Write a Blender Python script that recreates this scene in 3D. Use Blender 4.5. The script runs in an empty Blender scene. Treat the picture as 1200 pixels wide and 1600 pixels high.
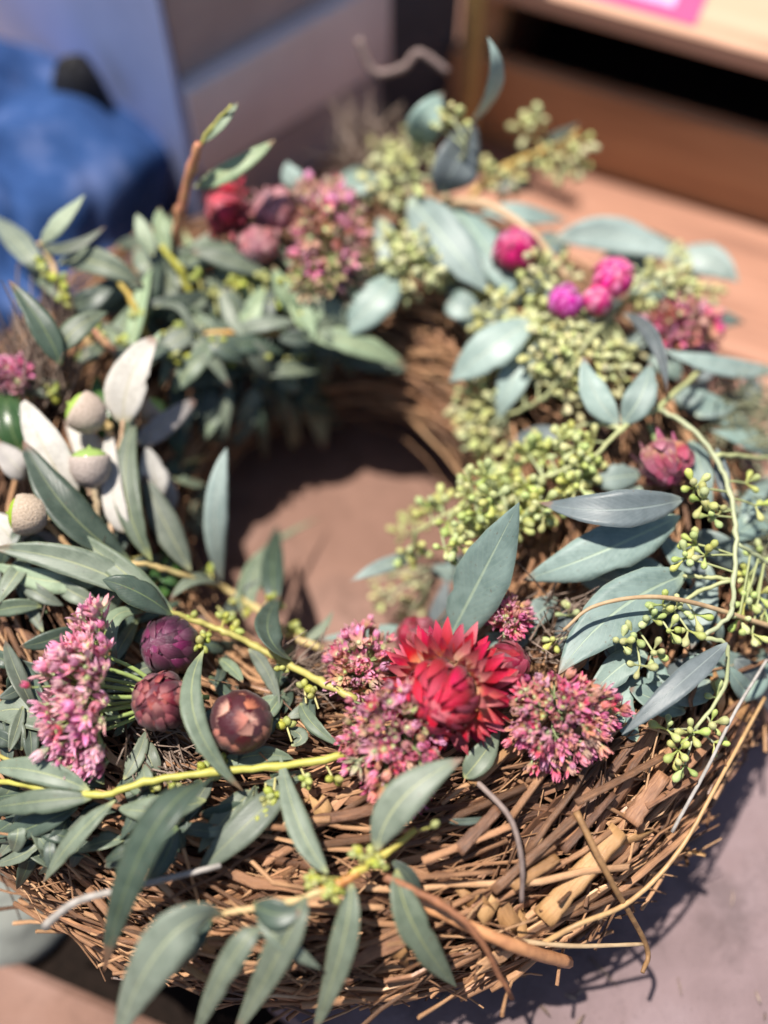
import bpy, math, random
import numpy as np
from mathutils import Vector as V, Quaternion, Matrix
random.seed(7)
R_ = math.radians
sc = bpy.context.scene
COL = sc.collection

# ------------------------------------------------------------------ camera
PITCH, DIST, HFOV = 62.0, 0.515, 38.0
TGT = V((0.023, 0.003, 0.057))
FWD = V((0, math.cos(R_(PITCH)), -math.sin(R_(PITCH))))
RIGHT = V((1, 0, 0)); UPV = RIGHT.cross(FWD)
POS = TGT - FWD * DIST
FPX = 600 / math.tan(R_(HFOV / 2))
cd = bpy.data.cameras.new('camera'); cam = bpy.data.objects.new('camera', cd); COL.objects.link(cam)
cam.location = POS; cam.rotation_euler = (R_(90 - PITCH), 0, 0)
cd.sensor_fit = 'HORIZONTAL'; cd.sensor_width = 24; cd.lens = 12 / math.tan(R_(HFOV / 2))
cd.clip_start = 0.01; cd.clip_end = 100
cd.dof.use_dof = True; cd.dof.focus_distance = 0.430; cd.dof.aperture_fstop = cd.lens / 1000 / 0.0215
sc.camera = cam

# ------------------------------------------------------------------ light
SUN_DIR = V((-0.25, 0.15, 1.0)).normalized()
w = bpy.data.worlds.new('World'); sc.world = w; w.use_nodes = True
nt = w.node_tree; bg = nt.nodes['Background']
sky = nt.nodes.new('ShaderNodeTexSky'); sky.sky_type = 'NISHITA'; sky.sun_disc = False
sky.sun_elevation = math.asin(SUN_DIR.z); sky.sun_rotation = math.atan2(SUN_DIR.x, SUN_DIR.y)
nt.links.new(sky.outputs[0], bg.inputs[0]); bg.inputs[1].default_value = 0.065
sl = bpy.data.lights.new('sun', 'SUN'); sl.energy = 4.6; sl.angle = R_(0.9); sl.color = (1, 0.94, 0.86)
so = bpy.data.objects.new('sun', sl); COL.objects.link(so)
so.rotation_euler = SUN_DIR.to_track_quat('Z', 'Y').to_euler()
sc.view_settings.view_transform = 'Standard'; sc.view_settings.look = 'None'
sc.view_settings.exposure = 0.72; sc.view_settings.gamma = 1
sc.render.engine = 'CYCLES'
sc.cycles.use_denoising = True
sc.cycles.max_bounces = 6
sc.cycles.sample_clamp_indirect = 4

# ------------------------------------------------------------------ picture point -> place in the world
TR, TA, TB = 0.138, 0.063, 0.044          # the wreath ring: ring radius, half width, half height
def ray(x, y):
    return (FWD + RIGHT * ((x - 600) / FPX) + UPV * (-(y - 800) / FPX))
def P(x, y, z):
    d = ray(x, y); return POS + d * ((z - POS.z) / d.z)
_t = np.linspace(0.25, 0.75, 260)
_pos = np.array(POS)
def S(x, y, h):
    """first point of the ring, raised by h mm, seen at a picture point; else the closest point to it"""
    h = h / 1000
    d = np.array(ray(x, y))
    def f(t):
        p = _pos[None] + d[None] * t[:, None]
        r = np.hypot(p[:, 0], p[:, 1])
        return np.sqrt(((r - TR) / (TA + h)) ** 2 + ((p[:, 2] - TB) / (TB + h)) ** 2) - 1
    v = f(_t)
    neg = np.nonzero(v < 0)[0]
    if len(neg):
        i = max(neg[0], 1); a, b = _t[i - 1], _t[i]
        t = np.linspace(a, b, 20); vv = f(t); t = t[np.nonzero(vv < 0)[0][0]] if (vv < 0).any() else b
    else:
        t = _t[int(np.argmin(v))]
    return V(_pos + d * t)
def mpp(p):                                # metres per picture pixel at a point
    return max(0.1, (p - POS).dot(FWD)) / FPX
def view(p): return (POS - p).normalized()

# ------------------------------------------------------------------ materials
def new_mat(name):
    m = bpy.data.materials.new(name); m.use_nodes = True
    return m, m.node_tree.nodes, m.node_tree.links, m.node_tree.nodes['Principled BSDF']
def N(n, t, **k):
    x = n.new(t)
    for a, b in k.items(): setattr(x, a, b)
    return x
def ramp(n, stops):
    r = n.new('ShaderNodeValToRGB'); e = r.color_ramp.elements
    while len(e) < len(stops): e.new(0.5)
    for q, (p, c) in zip(e, stops): q.position = p; q.color = (*c, 1)
    return r
def mixc(n, l, fac, a, b, blend='MIX'):
    m = n.new('ShaderNodeMix'); m.data_type = 'RGBA'; m.blend_type = blend
    for s, v in ((0, fac), (6, a), (7, b)):
        if hasattr(v, 'is_linked'): l.new(v, m.inputs[s])
        elif s == 0: m.inputs[0].default_value = v
        else: m.inputs[s].default_value = (*v, 1)
    return m.outputs[2]
def math_(n, l, op, a, b=0.5, c=None):
    m = n.new('ShaderNodeMath'); m.operation = op
    for i, v in enumerate((a, b, c)):
        if v is None: continue
        if hasattr(v, 'is_linked'): l.new(v, m.inputs[i])
        else: m.inputs[i].default_value = v
    return m.outputs[0]
def bump(n, l, b, h, dist, strength=0.6):
    bp = n.new('ShaderNodeBump'); bp.inputs['Strength'].default_value = strength; bp.inputs['Distance'].default_value = dist
    l.new(h, bp.inputs['Height']); l.new(bp.outputs[0], b.inputs['Normal'])
def noise(n, l, scale, detail=4, rough=0.6, vec=None):
    x = n.new('ShaderNodeTexNoise'); x.inputs['Scale'].default_value = scale
    x.inputs['Detail'].default_value = detail; x.inputs['Roughness'].default_value = rough
    if vec is not None: l.new(vec, x.inputs['Vector'])
    return x.outputs[0]
def objvec(n): return n.new('ShaderNodeTexCoord').outputs['Object']
def vary(n, l, col, amt=0.3, hue=0.02, sat=0.2):
    oi = n.new('ShaderNodeObjectInfo'); wn = n.new('ShaderNodeTexWhiteNoise'); wn.noise_dimensions = '1D'
    l.new(oi.outputs['Random'], wn.inputs['W'])
    sp = n.new('ShaderNodeSeparateColor'); l.new(wn.outputs['Color'], sp.inputs[0])
    h = n.new('ShaderNodeHueSaturation'); l.new(col, h.inputs['Color'])
    l.new(math_(n, l, 'MULTIPLY_ADD', sp.outputs[0], 2 * hue, 0.5 - hue), h.inputs['Hue'])
    l.new(math_(n, l, 'MULTIPLY_ADD', sp.outputs[1], 2 * sat, 1 - sat), h.inputs['Saturation'])
    l.new(math_(n, l, 'MULTIPLY_ADD', sp.outputs[2], 2 * amt, 1 - amt), h.inputs['Value'])
    return h.outputs[0]
def simple(name, c1, c2=None, rough=0.6, scale=400, amt=0.25, hue=0.015, bmp=0.0003, spec=0.4, sub=0.0):
    m, n, l, b = new_mat(name); c2 = c2 or tuple(x * 0.6 for x in c1)
    nz = noise(n, l, scale, vec=objvec(n))
    r = ramp(n, [(0.3, c2), (0.65, c1)]); l.new(nz, r.inputs[0])
    l.new(vary(n, l, r.outputs[0], amt, hue), b.inputs['Base Color'])
    b.inputs['Roughness'].default_value = rough; b.inputs['Specular IOR Level'].default_value = spec
    if bmp: bump(n, l, b, nz, bmp)
    if sub:
        b.inputs['Subsurface Weight'].default_value = sub; b.inputs['Subsurface Radius'].default_value = (0.003, 0.002, 0.001)
        b.inputs['Subsurface Scale'].default_value = 0.4
    return m
def leaf_mat(name, c1, c2, rib, rough=0.48, amt=0.25, transl=0.12, veins=0.5, hue=0.012, fuzz=0.0):
    m, n, l, b = new_mat(name)
    tc = n.new('ShaderNodeTexCoord'); sx = n.new('ShaderNodeSeparateXYZ'); l.new(tc.outputs['UV'], sx.inputs[0])
    nz = noise(n, l, 160, 6, 0.65, tc.outputs['Object'])
    r = ramp(n, [(0.30, c2), (0.52, c1), (0.75, tuple(min(1, q * 1.18) for q in c1))]); l.new(nz, r.inputs[0])
    s = math_(n, l, 'ABSOLUTE', math_(n, l, 'SUBTRACT', sx.outputs[0], 0.5))
    # side veins: run up from the midrib at an angle
    vv = math_(n, l, 'SUBTRACT', math_(n, l, 'MULTIPLY', sx.outputs[1], 16.0), math_(n, l, 'MULTIPLY', s, 9.0))
    vw = math_(n, l, 'ADD', vv, math_(n, l, 'MULTIPLY', nz, 1.2))
    tri = math_(n, l, 'PINGPONG', vw, 0.5)
    vein = math_(n, l, 'LESS_THAN', tri, 0.05)
    col = mixc(n, l, math_(n, l, 'MULTIPLY', vein, 0.28 * veins), r.outputs[0], rib)
    # midrib, thinning to the tip
    wd = math_(n, l, 'MULTIPLY_ADD', sx.outputs[1], -0.030, 0.046)
    mid = n.new('ShaderNodeMapRange'); mid.interpolation_type = 'SMOOTHSTEP'
    l.new(math_(n, l, 'DIVIDE', s, wd), mid.inputs[0]); mid.inputs[1].default_value = 0.45; mid.inputs[2].default_value = 1.0
    mid.inputs[3].default_value = 0.62; mid.inputs[4].default_value = 0.0
    col = mixc(n, l, mid.outputs[0], col, rib)
    # pale rim and yellow base
    rim = n.new('ShaderNodeMapRange'); l.new(s, rim.inputs[0]); rim.inputs[1].default_value = 0.475; rim.inputs[2].default_value = 0.5
    col = mixc(n, l, math_(n, l, 'MULTIPLY', rim.outputs[0], 0.35), col, rib)
    bs = n.new('ShaderNodeMapRange'); l.new(sx.outputs[1], bs.inputs[0]); bs.inputs[1].default_value = 0.02; bs.inputs[2].default_value = 0.10
    bs.inputs[3].default_value = 0.8; bs.inputs[4].default_value = 0.0
    col = mixc(n, l, bs.outputs[0], col, rib)
    # scars and specks
    sp = noise(n, l, 700, 2, 0.5, tc.outputs['Object'])
    spm = n.new('ShaderNodeMapRange'); l.new(sp, spm.inputs[0]); spm.inputs[1].default_value = 0.67; spm.inputs[2].default_value = 0.73
    col = mixc(n, l, math_(n, l, 'MULTIPLY', spm.outputs[0], 0.5), col, (0.13, 0.09, 0.06))
    oi2 = n.new('ShaderNodeObjectInfo'); tipm = n.new('ShaderNodeMapRange'); l.new(math_(n, l, 'ADD', sx.outputs[1], math_(n, l, 'MULTIPLY', math_(n, l, 'SUBTRACT', nz, 0.5), 0.25)), tipm.inputs[0]); tipm.inputs[1].default_value = 0.90; tipm.inputs[2].default_value = 0.97
    col = mixc(n, l, math_(n, l, 'MULTIPLY', tipm.outputs[0], math_(n, l, 'MULTIPLY', math_(n, l, 'GREATER_THAN', oi2.outputs['Random'], 0.45), 0.7)), col, (0.22, 0.11, 0.07))
    col = vary(n, l, col, amt, hue)
    l.new(col, b.inputs['Base Color'])
    rr = n.new('ShaderNodeMapRange'); l.new(nz, rr.inputs[0]); rr.inputs[3].default_value = rough - 0.12; rr.inputs[4].default_value = rough + 0.15
    l.new(rr.outputs[0], b.inputs['Roughness']); b.inputs['Specular IOR Level'].default_value = 0.4
    if fuzz:
        b.inputs['Sheen Weight'].default_value = fuzz
    hh = math_(n, l, 'ADD', math_(n, l, 'MULTIPLY', nz, 0.5), math_(n, l, 'MULTIPLY', mid.outputs[0], -0.8))
    hh = math_(n, l, 'ADD', hh, math_(n, l, 'MULTIPLY', tri, 0.12))
    bump(n, l, b, hh, 0.0005, 0.5)
    if transl:
        t = n.new('ShaderNodeBsdfTranslucent'); l.new(col, t.inputs[0]); mx = n.new('ShaderNodeMixShader'); mx.inputs[0].default_value = transl
        l.new(b.outputs[0], mx.inputs[1]); l.new(t.outputs[0], mx.inputs[2])
        l.new(mx.outputs[0], n['Material Output'].inputs[0])
    return m
def fibre_mat(name, stops, rough=0.42, streak=120):
    """straw and bark: a colour per piece, grain along its length (UV y), no shading painted in"""
    m, n, l, b = new_mat(name)
    g = n.new('ShaderNodeNewGeometry'); oi = n.new('ShaderNodeObjectInfo')
    rnd = math_(n, l, 'FRACT', math_(n, l, 'ADD', g.outputs['Random Per Island'], math_(n, l, 'MULTIPLY', oi.outputs['Random'], 7.31)))
    tc = n.new('ShaderNodeTexCoord'); mp = n.new('ShaderNodeMapping'); l.new(tc.outputs['UV'], mp.inputs[0])
    mp.inputs['Scale'].default_value = (14, 1.8, 1)
    cb = n.new('ShaderNodeCombineXYZ'); l.new(math_(n, l, 'MULTIPLY', rnd, 53.0), cb.inputs[2]); l.new(math_(n, l, 'MULTIPLY', rnd, 17.0), cb.inputs[0])
    l.new(cb.outputs[0], mp.inputs['Location'])
    nz = noise(n, l, 1.6, 6, 0.7, mp.outputs[0])
    mot = noise(n, l, 90, 4, 0.6, tc.outputs['Object'])
    v = math_(n, l, 'ADD', math_(n, l, 'MULTIPLY', rnd, 0.56), math_(n, l, 'MULTIPLY', nz, 0.85))
    v = math_(n, l, 'ADD', v, math_(n, l, 'MULTIPLY', math_(n, l, 'SUBTRACT', mot, 0.5), 0.5))
    v = math_(n, l, 'SUBTRACT', v, 0.22)
    r = ramp(n, stops); l.new(v, r.inputs[0])
    l.new(r.outputs[0], b.inputs['Base Color']); b.inputs['Roughness'].default_value = rough
    b.inputs['Specular IOR Level'].default_value = 0.45
    bump(n, l, b, nz, 0.0008, 0.7)
    return m
def bract_mat(name, base, mid, tip, rough=0.35, amt=0.2, mpos=0.4, hue=0.012):
    m, n, l, b = new_mat(name)
    tc = n.new('ShaderNodeTexCoord'); sx = n.new('ShaderNodeSeparateXYZ'); l.new(tc.outputs['UV'], sx.inputs[0])
    mp = n.new('ShaderNodeMapping'); l.new(tc.outputs['UV'], mp.inputs[0]); mp.inputs['Scale'].default_value = (10, 1, 1)
    nz = noise(n, l, 2.5, 4, 0.6, mp.outputs[0])
    v = math_(n, l, 'ADD', sx.outputs[1], math_(n, l, 'MULTIPLY', math_(n, l, 'SUBTRACT', nz, 0.5), 0.5))
    r = ramp(n, [(0.08, base), (mpos, mid), (0.85, tip)]); l.new(v, r.inputs[0])
    col = vary(n, l, r.outputs[0], amt, hue)
    l.new(col, b.inputs['Base Color']); b.inputs['Roughness'].default_value = rough
    b.inputs['Sheen Weight'].default_value = 0.15
    bump(n, l, b, nz, 0.0006, 0.6)
    t = n.new('ShaderNodeBsdfTranslucent'); l.new(col, t.inputs[0]); mx = n.new('ShaderNodeMixShader'); mx.inputs[0].default_value = 0.2
    l.new(b.outputs[0], mx.inputs[1]); l.new(t.outputs[0], mx.inputs[2]); l.new(mx.outputs[0], n['Material Output'].inputs[0])
    return m

M = {}
M['sage'] = leaf_mat('blue_green_leaf', (0.205, 0.270, 0.245), (0.150, 0.208, 0.188), (0.42, 0.50, 0.36), 0.46, 0.16)
M['sage_under'] = leaf_mat('blue_green_leaf_underside', (0.22, 0.29, 0.27), (0.17, 0.23, 0.22), (0.40, 0.44, 0.36), 0.6, 0.15)
M['sage_pale'] = leaf_mat('pale_blue_green_leaf', (0.30, 0.39, 0.35), (0.23, 0.32, 0.29), (0.45, 0.50, 0.40), 0.42, 0.15)
M['plum'] = leaf_mat('plum_grey_leaf', (0.125, 0.150, 0.155), (0.095, 0.118, 0.122), (0.26, 0.30, 0.28), 0.42, 0.15)
M['gum'] = leaf_mat('narrow_gum_leaf', (0.155, 0.188, 0.138), (0.102, 0.132, 0.095), (0.40, 0.42, 0.20), 0.45, 0.28)
M['gum_under'] = leaf_mat('narrow_gum_leaf_underside', (0.18, 0.25, 0.19), (0.14, 0.20, 0.15), (0.40, 0.42, 0.24), 0.6, 0.2)
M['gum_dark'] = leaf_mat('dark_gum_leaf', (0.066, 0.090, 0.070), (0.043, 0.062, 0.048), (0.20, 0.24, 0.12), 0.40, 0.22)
M['gum_light'] = leaf_mat('light_gum_leaf', (0.26, 0.33, 0.21), (0.19, 0.25, 0.155), (0.50, 0.50, 0.26), 0.5, 0.2)
M['white'] = leaf_mat('felted_white_leaf', (0.58, 0.55, 0.50), (0.44, 0.415, 0.37), (0.47, 0.43, 0.30), 0.9, 0.10, 0.15, 1.6, 0.005, 0.3)
M['oak'] = leaf_mat('glossy_oak_leaf', (0.050, 0.105, 0.035), (0.030, 0.070, 0.022), (0.20, 0.26, 0.10), 0.25, 0.2)
M['grey_leaf'] = leaf_mat('grey_felt_leaf', (0.36, 0.33, 0.31), (0.27, 0.25, 0.24), (0.48, 0.45, 0.36), 0.85, 0.1)
M['stem_yellow'] = simple('yellow_green_stem', (0.50, 0.455, 0.15), (0.38, 0.34, 0.11), 0.45, 250, 0.12)
M['stem_orange'] = simple('orange_stem', (0.58, 0.33, 0.09), (0.46, 0.36, 0.11), 0.45, 120, 0.12)
M['stem_red'] = simple('reddish_stem', (0.50, 0.20, 0.12), (0.46, 0.28, 0.12), 0.45, 120, 0.12)
M['stem_pale'] = simple('pale_green_stem', (0.40, 0.42, 0.22), (0.31, 0.34, 0.18), 0.5, 200, 0.12)
M['stem_green'] = simple('soft_green_stem', (0.32, 0.40, 0.17), (0.22, 0.29, 0.11), 0.45, 200, 0.15)
M['twig_brown'] = simple('brown_twig', (0.30, 0.15, 0.075), (0.16, 0.08, 0.045), 0.6, 300, 0.15, bmp=0.0006)
M['twig_grey'] = simple('grey_twig', (0.42, 0.39, 0.35), (0.26, 0.24, 0.21), 0.7, 300, 0.1, bmp=0.0006)
M['twig_tan'] = simple('tan_stalk', (0.52, 0.36, 0.19), (0.38, 0.24, 0.12), 0.5, 200, 0.12)
M['twig_orange'] = simple('orange_stalk', (0.55, 0.28, 0.09), (0.32, 0.15, 0.05), 0.45, 160, 0.12)
M['twig_mauve'] = simple('mauve_twig', (0.26, 0.19, 0.17), (0.16, 0.11, 0.10), 0.6, 260, 0.1)
M['bud'] = simple('yellow_green_bud', (0.48, 0.50, 0.19), (0.34, 0.40, 0.14), 0.4, 300, 0.22, 0.03, 0.0002, 0.45, 0.15)
M['bud_back'] = simple('dusty_green_bud', (0.60, 0.58, 0.28), (0.46, 0.48, 0.22), 0.5, 300, 0.25, 0.03)
M['bud_oval'] = simple('lime_bud', (0.41, 0.42, 0.12), (0.29, 0.32, 0.075), 0.32, 300, 0.2, 0.02, 0.0002, 0.5, 0.15)
M['petal_pink'] = bract_mat('pink_petal', (0.60, 0.46, 0.33), (0.80, 0.25, 0.41), (0.90, 0.44, 0.61), 0.5, 0.28, 0.4, 0.02)
M['petal_magenta'] = bract_mat('magenta_petal', (0.54, 0.34, 0.20), (0.64, 0.10, 0.20), (0.78, 0.24, 0.38), 0.5, 0.28, 0.4, 0.02)
M['petal_dusty'] = bract_mat('dusty_pink_petal', (0.52, 0.40, 0.20), (0.62, 0.31, 0.20), (0.74, 0.36, 0.30), 0.6, 0.28, 0.4, 0.03)
M['petal_pale'] = bract_mat('pale_pink_petal', (0.60, 0.58, 0.38), (0.82, 0.45, 0.46), (0.86, 0.46, 0.54), 0.5, 0.18, 0.4, 0.02)
M['petal_green'] = bract_mat('green_bud_petal', (0.36, 0.42, 0.16), (0.46, 0.45, 0.20), (0.55, 0.36, 0.28), 0.5, 0.2)
M['calyx'] = simple('pale_green_calyx', (0.42, 0.48, 0.25), (0.32, 0.38, 0.17), 0.5, 300, 0.2)
M['crimson'] = bract_mat('crimson_bract', (0.13, 0.003, 0.008), (0.36, 0.006, 0.024), (0.62, 0.035, 0.085), 0.5, 0.2, 0.4, 0.006)
M['crimson_ray'] = bract_mat('peach_to_crimson_bract', (0.88, 0.50, 0.30), (0.62, 0.10, 0.11), (0.34, 0.006, 0.028), 0.36, 0.14, 0.46, 0.006)
M['crimson_dark'] = bract_mat('dark_crimson_bract', (0.14, 0.008, 0.014), (0.20, 0.007, 0.018), (0.36, 0.02, 0.05), 0.30, 0.25)
M['maroon'] = bract_mat('maroon_bract', (0.10, 0.02, 0.03), (0.13, 0.018, 0.035), (0.22, 0.045, 0.06), 0.36, 0.3)
M['maroon_pale'] = bract_mat('maroon_bract_with_peach_tip', (0.060, 0.011, 0.015), (0.085, 0.014, 0.020), (0.62, 0.27, 0.19), 0.34, 0.2, 0.58)
M['plumred'] = bract_mat('crinkled_plum_bract', (0.085, 0.010, 0.020), (0.13, 0.015, 0.030), (0.36, 0.10, 0.10), 0.42, 0.3, 0.6)
M['violet'] = bract_mat('violet_bract', (0.045, 0.007, 0.022), (0.06, 0.008, 0.030), (0.20, 0.04, 0.10), 0.30, 0.3)
M['rose'] = bract_mat('rose_bract', (0.40, 0.20, 0.14), (0.26, 0.045, 0.085), (0.42, 0.12, 0.19), 0.4, 0.25)
M['hotpink'] = bract_mat('hot_pink_bract', (0.62, 0.08, 0.22), (0.70, 0.07, 0.25), (0.85, 0.22, 0.42), 0.32, 0.15)
M['orchid'] = bract_mat('orchid_bract', (0.40, 0.05, 0.20), (0.50, 0.06, 0.30), (0.68, 0.18, 0.50), 0.32, 0.15)
M['wine'] = bract_mat('wine_pink_bract', (0.20, 0.01, 0.05), (0.40, 0.012, 0.11), (0.66, 0.08, 0.24), 0.32, 0.2)
M['dustyrose'] = bract_mat('dusty_rose_bract', (0.32, 0.14, 0.13), (0.42, 0.16, 0.18), (0.58, 0.28, 0.30), 0.5, 0.2)
M['cup'] = simple('felted_acorn_cup', (0.56, 0.46, 0.38), (0.36, 0.28, 0.22), 0.95, 1100, 0.08, 0.01, 0.0018, 0.2)
M['nut'] = simple('green_acorn_nut', (0.32, 0.44, 0.06), (0.24, 0.36, 0.05), 0.22, 120, 0.1, 0.01, 0.0)
M['straw'] = fibre_mat('straw_fibre', [(0.0, (0.040, 0.022, 0.012)), (0.28, (0.15, 0.075, 0.040)), (0.5, (0.37, 0.190, 0.098)), (0.72, (0.60, 0.34, 0.175)), (1.0, (0.78, 0.55, 0.34))])
M['bark'] = fibre_mat('bark_fibre', [(0.0, (0.030, 0.017, 0.010)), (0.3, (0.10, 0.048, 0.029)), (0.56, (0.30, 0.148, 0.080)), (0.8, (0.53, 0.28, 0.145)), (1.0, (0.68, 0.44, 0.26))])
M['cane'] = fibre_mat('cane_fibre', [(0.0, (0.16, 0.08, 0.032)), (0.4, (0.36, 0.19, 0.078)), (0.7, (0.52, 0.30, 0.13)), (1.0, (0.62, 0.40, 0.20))])
M['brush'] = fibre_mat('dry_brush_fibre', [(0.0, (0.07, 0.045, 0.035)), (0.4, (0.20, 0.14, 0.105)), (0.7, (0.38, 0.28, 0.22)), (1.0, (0.62, 0.50, 0.42))])
M['brush_green'] = fibre_mat('grey_green_brush_fibre', [(0.0, (0.12, 0.13, 0.07)), (0.5, (0.30, 0.31, 0.18)), (1.0, (0.52, 0.50, 0.36))])
M['core'] = simple('core_gap_dark', (0.022, 0.013, 0.009), (0.008, 0.005, 0.004), 0.9, 220, 0, 0, 0.004, 0.1)  # near-black, so the shade between the straws is put into its colour

# ------------------------------------------------------------------ object helpers
ROOTLOC = {}
def thing(name, label, cat, loc, group=None):
    o = bpy.data.objects.new(name, None); COL.objects.link(o); o.location = loc
    o.empty_display_size = 0.01
    o['label'] = label; o['category'] = cat
    if group: o['group'] = group
    ROOTLOC[o] = V(loc); return o
def mesh_of(name, verts, faces, mats, uvs=None, midx=None, smooth=True):
    me = bpy.data.meshes.new(name); me.from_pydata(verts, [], faces)
    for m in mats: me.materials.append(m)
    if uvs is not None:
        ul = me.uv_layers.new(name='UVMap'); li = np.zeros(len(me.loops), dtype=np.int32); me.loops.foreach_get('vertex_index', li)
        ul.data.foreach_set('uv', np.asarray(uvs, dtype=np.float32)[li].ravel())
    if midx is not None: me.polygons.foreach_set('material_index', np.asarray(midx, dtype=np.int32))
    me.polygons.foreach_set('use_smooth', np.full(len(me.polygons), smooth))
    me.update(); return me
def link(name, me, parent=None, mat=None):
    o = bpy.data.objects.new(name, me); COL.objects.link(o)
    if parent is not None: o.parent = parent
    if mat is not None: o.matrix_basis = mat
    return o
def origin(parent):
    o = V((0, 0, 0))
    while parent is not None:
        o = o + V(parent.location); parent = parent.parent
    return o
def build(name, verts, faces, mats, parent=None, uvs=None, midx=None, smooth=True):
    """verts in world space; the mesh is stored relative to the parent's origin"""
    o = origin(parent)
    return link(name, mesh_of(name, [tuple(V(v) - o) for v in verts], faces, mats, uvs, midx, smooth), parent)
def frame(t, n):
    t = t.normalized(); n = n - t * n.dot(t)
    if n.length < 1e-6: n = t.orthogonal()
    n.normalize(); return t, n, t.cross(n)
def spline(pts, k=6):
    """Catmull-Rom through the points"""
    pts = [V(p) for p in pts]
    if len(pts) == 2: return [pts[0].lerp(pts[1], i / k) for i in range(k + 1)]
    q = [pts[0] * 2 - pts[1]] + pts + [pts[-1] * 2 - pts[-2]]; out = []
    for i in range(1, len(q) - 2):
        a, b, c, d = q[i - 1:i + 3]
        for j in range(k):
            t = j / k
            out.append(0.5 * ((2 * b) + (c - a) * t + (2 * a - 5 * b + 4 * c - d) * t * t + (3 * b - a - 3 * c + d) * t ** 3))
    out.append(pts[-1]); return out
def tube(path, radii, sides=7, cap=True, flat=1.0, wob=0.0):
    """returns verts, faces, uvs of a tube along a path"""
    vs, fs, uv = [], [], []; n = len(path); nrm = V((0.2, 0.3, 1))
    for i, p in enumerate(path):
        t = (path[min(i + 1, n - 1)] - path[max(i - 1, 0)])
        if t.length < 1e-9: t = V((1, 0, 0))
        t, nrm, b = frame(t, nrm); r = radii[i] if hasattr(radii, '__len__') else radii
        for j in range(sides):
            a = 2 * math.pi * j / sides; rr = r * (1 + (random.uniform(-wob, wob) if wob else 0))
            vs.append(p + nrm * (math.sin(a) * rr * flat) + b * (math.cos(a) * rr)); uv.append((abs(j / sides * 2 - 1), i / (n - 1)))
    for i in range(n - 1):
        for j in range(sides):
            a, b2 = i * sides + j, i * sides + (j + 1) % sides
            fs.append((a, b2, b2 + sides, a + sides))
    if cap: fs.append(tuple(range(sides))[::-1]); fs.append(tuple(range((n - 1) * sides, n * sides)))
    return vs, fs, uv
class Bag:
    """collects pieces into one mesh"""
    def __init__(self): self.v, self.f, self.u = [], [], []
    def add(self, vfu):
        v, f, u = vfu; o = len(self.v); self.v += v; self.u += u; self.f += [tuple(i + o for i in q) for q in f]
    def build(self, name, mats, parent=None, smooth=True): return build(name, self.v, self.f, mats, parent, self.u, None, smooth)
def lerp_list(a, b, n): return [a + (b - a) * i / (n - 1) for i in range(n)]
def lathe(prof, sides):
    vs, fs, uv = [], [], []
    for i, (r, z) in enumerate(prof):
        for j in range(sides):
            a = 2 * math.pi * j / sides; vs.append((r * math.cos(a), r * math.sin(a), z)); uv.append((j / sides, z))
    for i in range(len(prof) - 1):
        for j in range(sides):
            a, b = i * sides + j, i * sides + (j + 1) % sides; fs.append((a, b, b + sides, a + sides))
    fs.append(tuple(range((len(prof) - 1) * sides, len(prof) * sides))); fs.append(tuple(range(sides))[::-1])
    return vs, fs, uv
def zmat(loc, d, scale, spin=0.0):
    q = V(d).to_track_quat('Z', 'Y') @ Quaternion((0, 0, 1), spin)
    return Matrix.LocRotScale(loc, q, V((scale, scale, scale)) if not hasattr(scale, '__len__') else V(scale))
def stem(parent, pts, r0, r1, mat, name='stem', k=6, wob=0.06, lift=True):
    """pts: (x, y, mm above the ring); r0, r1 in picture px"""
    path = spline([S(*p) for p in pts], k); m = mpp(path[0])
    rr = [q * (1.28 if 0 < i < len(path) - 1 and i % k == 0 else random.uniform(.93, 1.05)) for i, q in enumerate(lerp_list(r0 * m, r1 * m, len(path)))]
    path = [p + V((random.uniform(-1, 1), random.uniform(-1, 1), random.uniform(-1, 1))) * (1.6 * m) for p in path]
    v, f, u = tube(path, rr, 8, wob=wob)
    build(name, v, f, [mat], parent, u); return path

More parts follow.
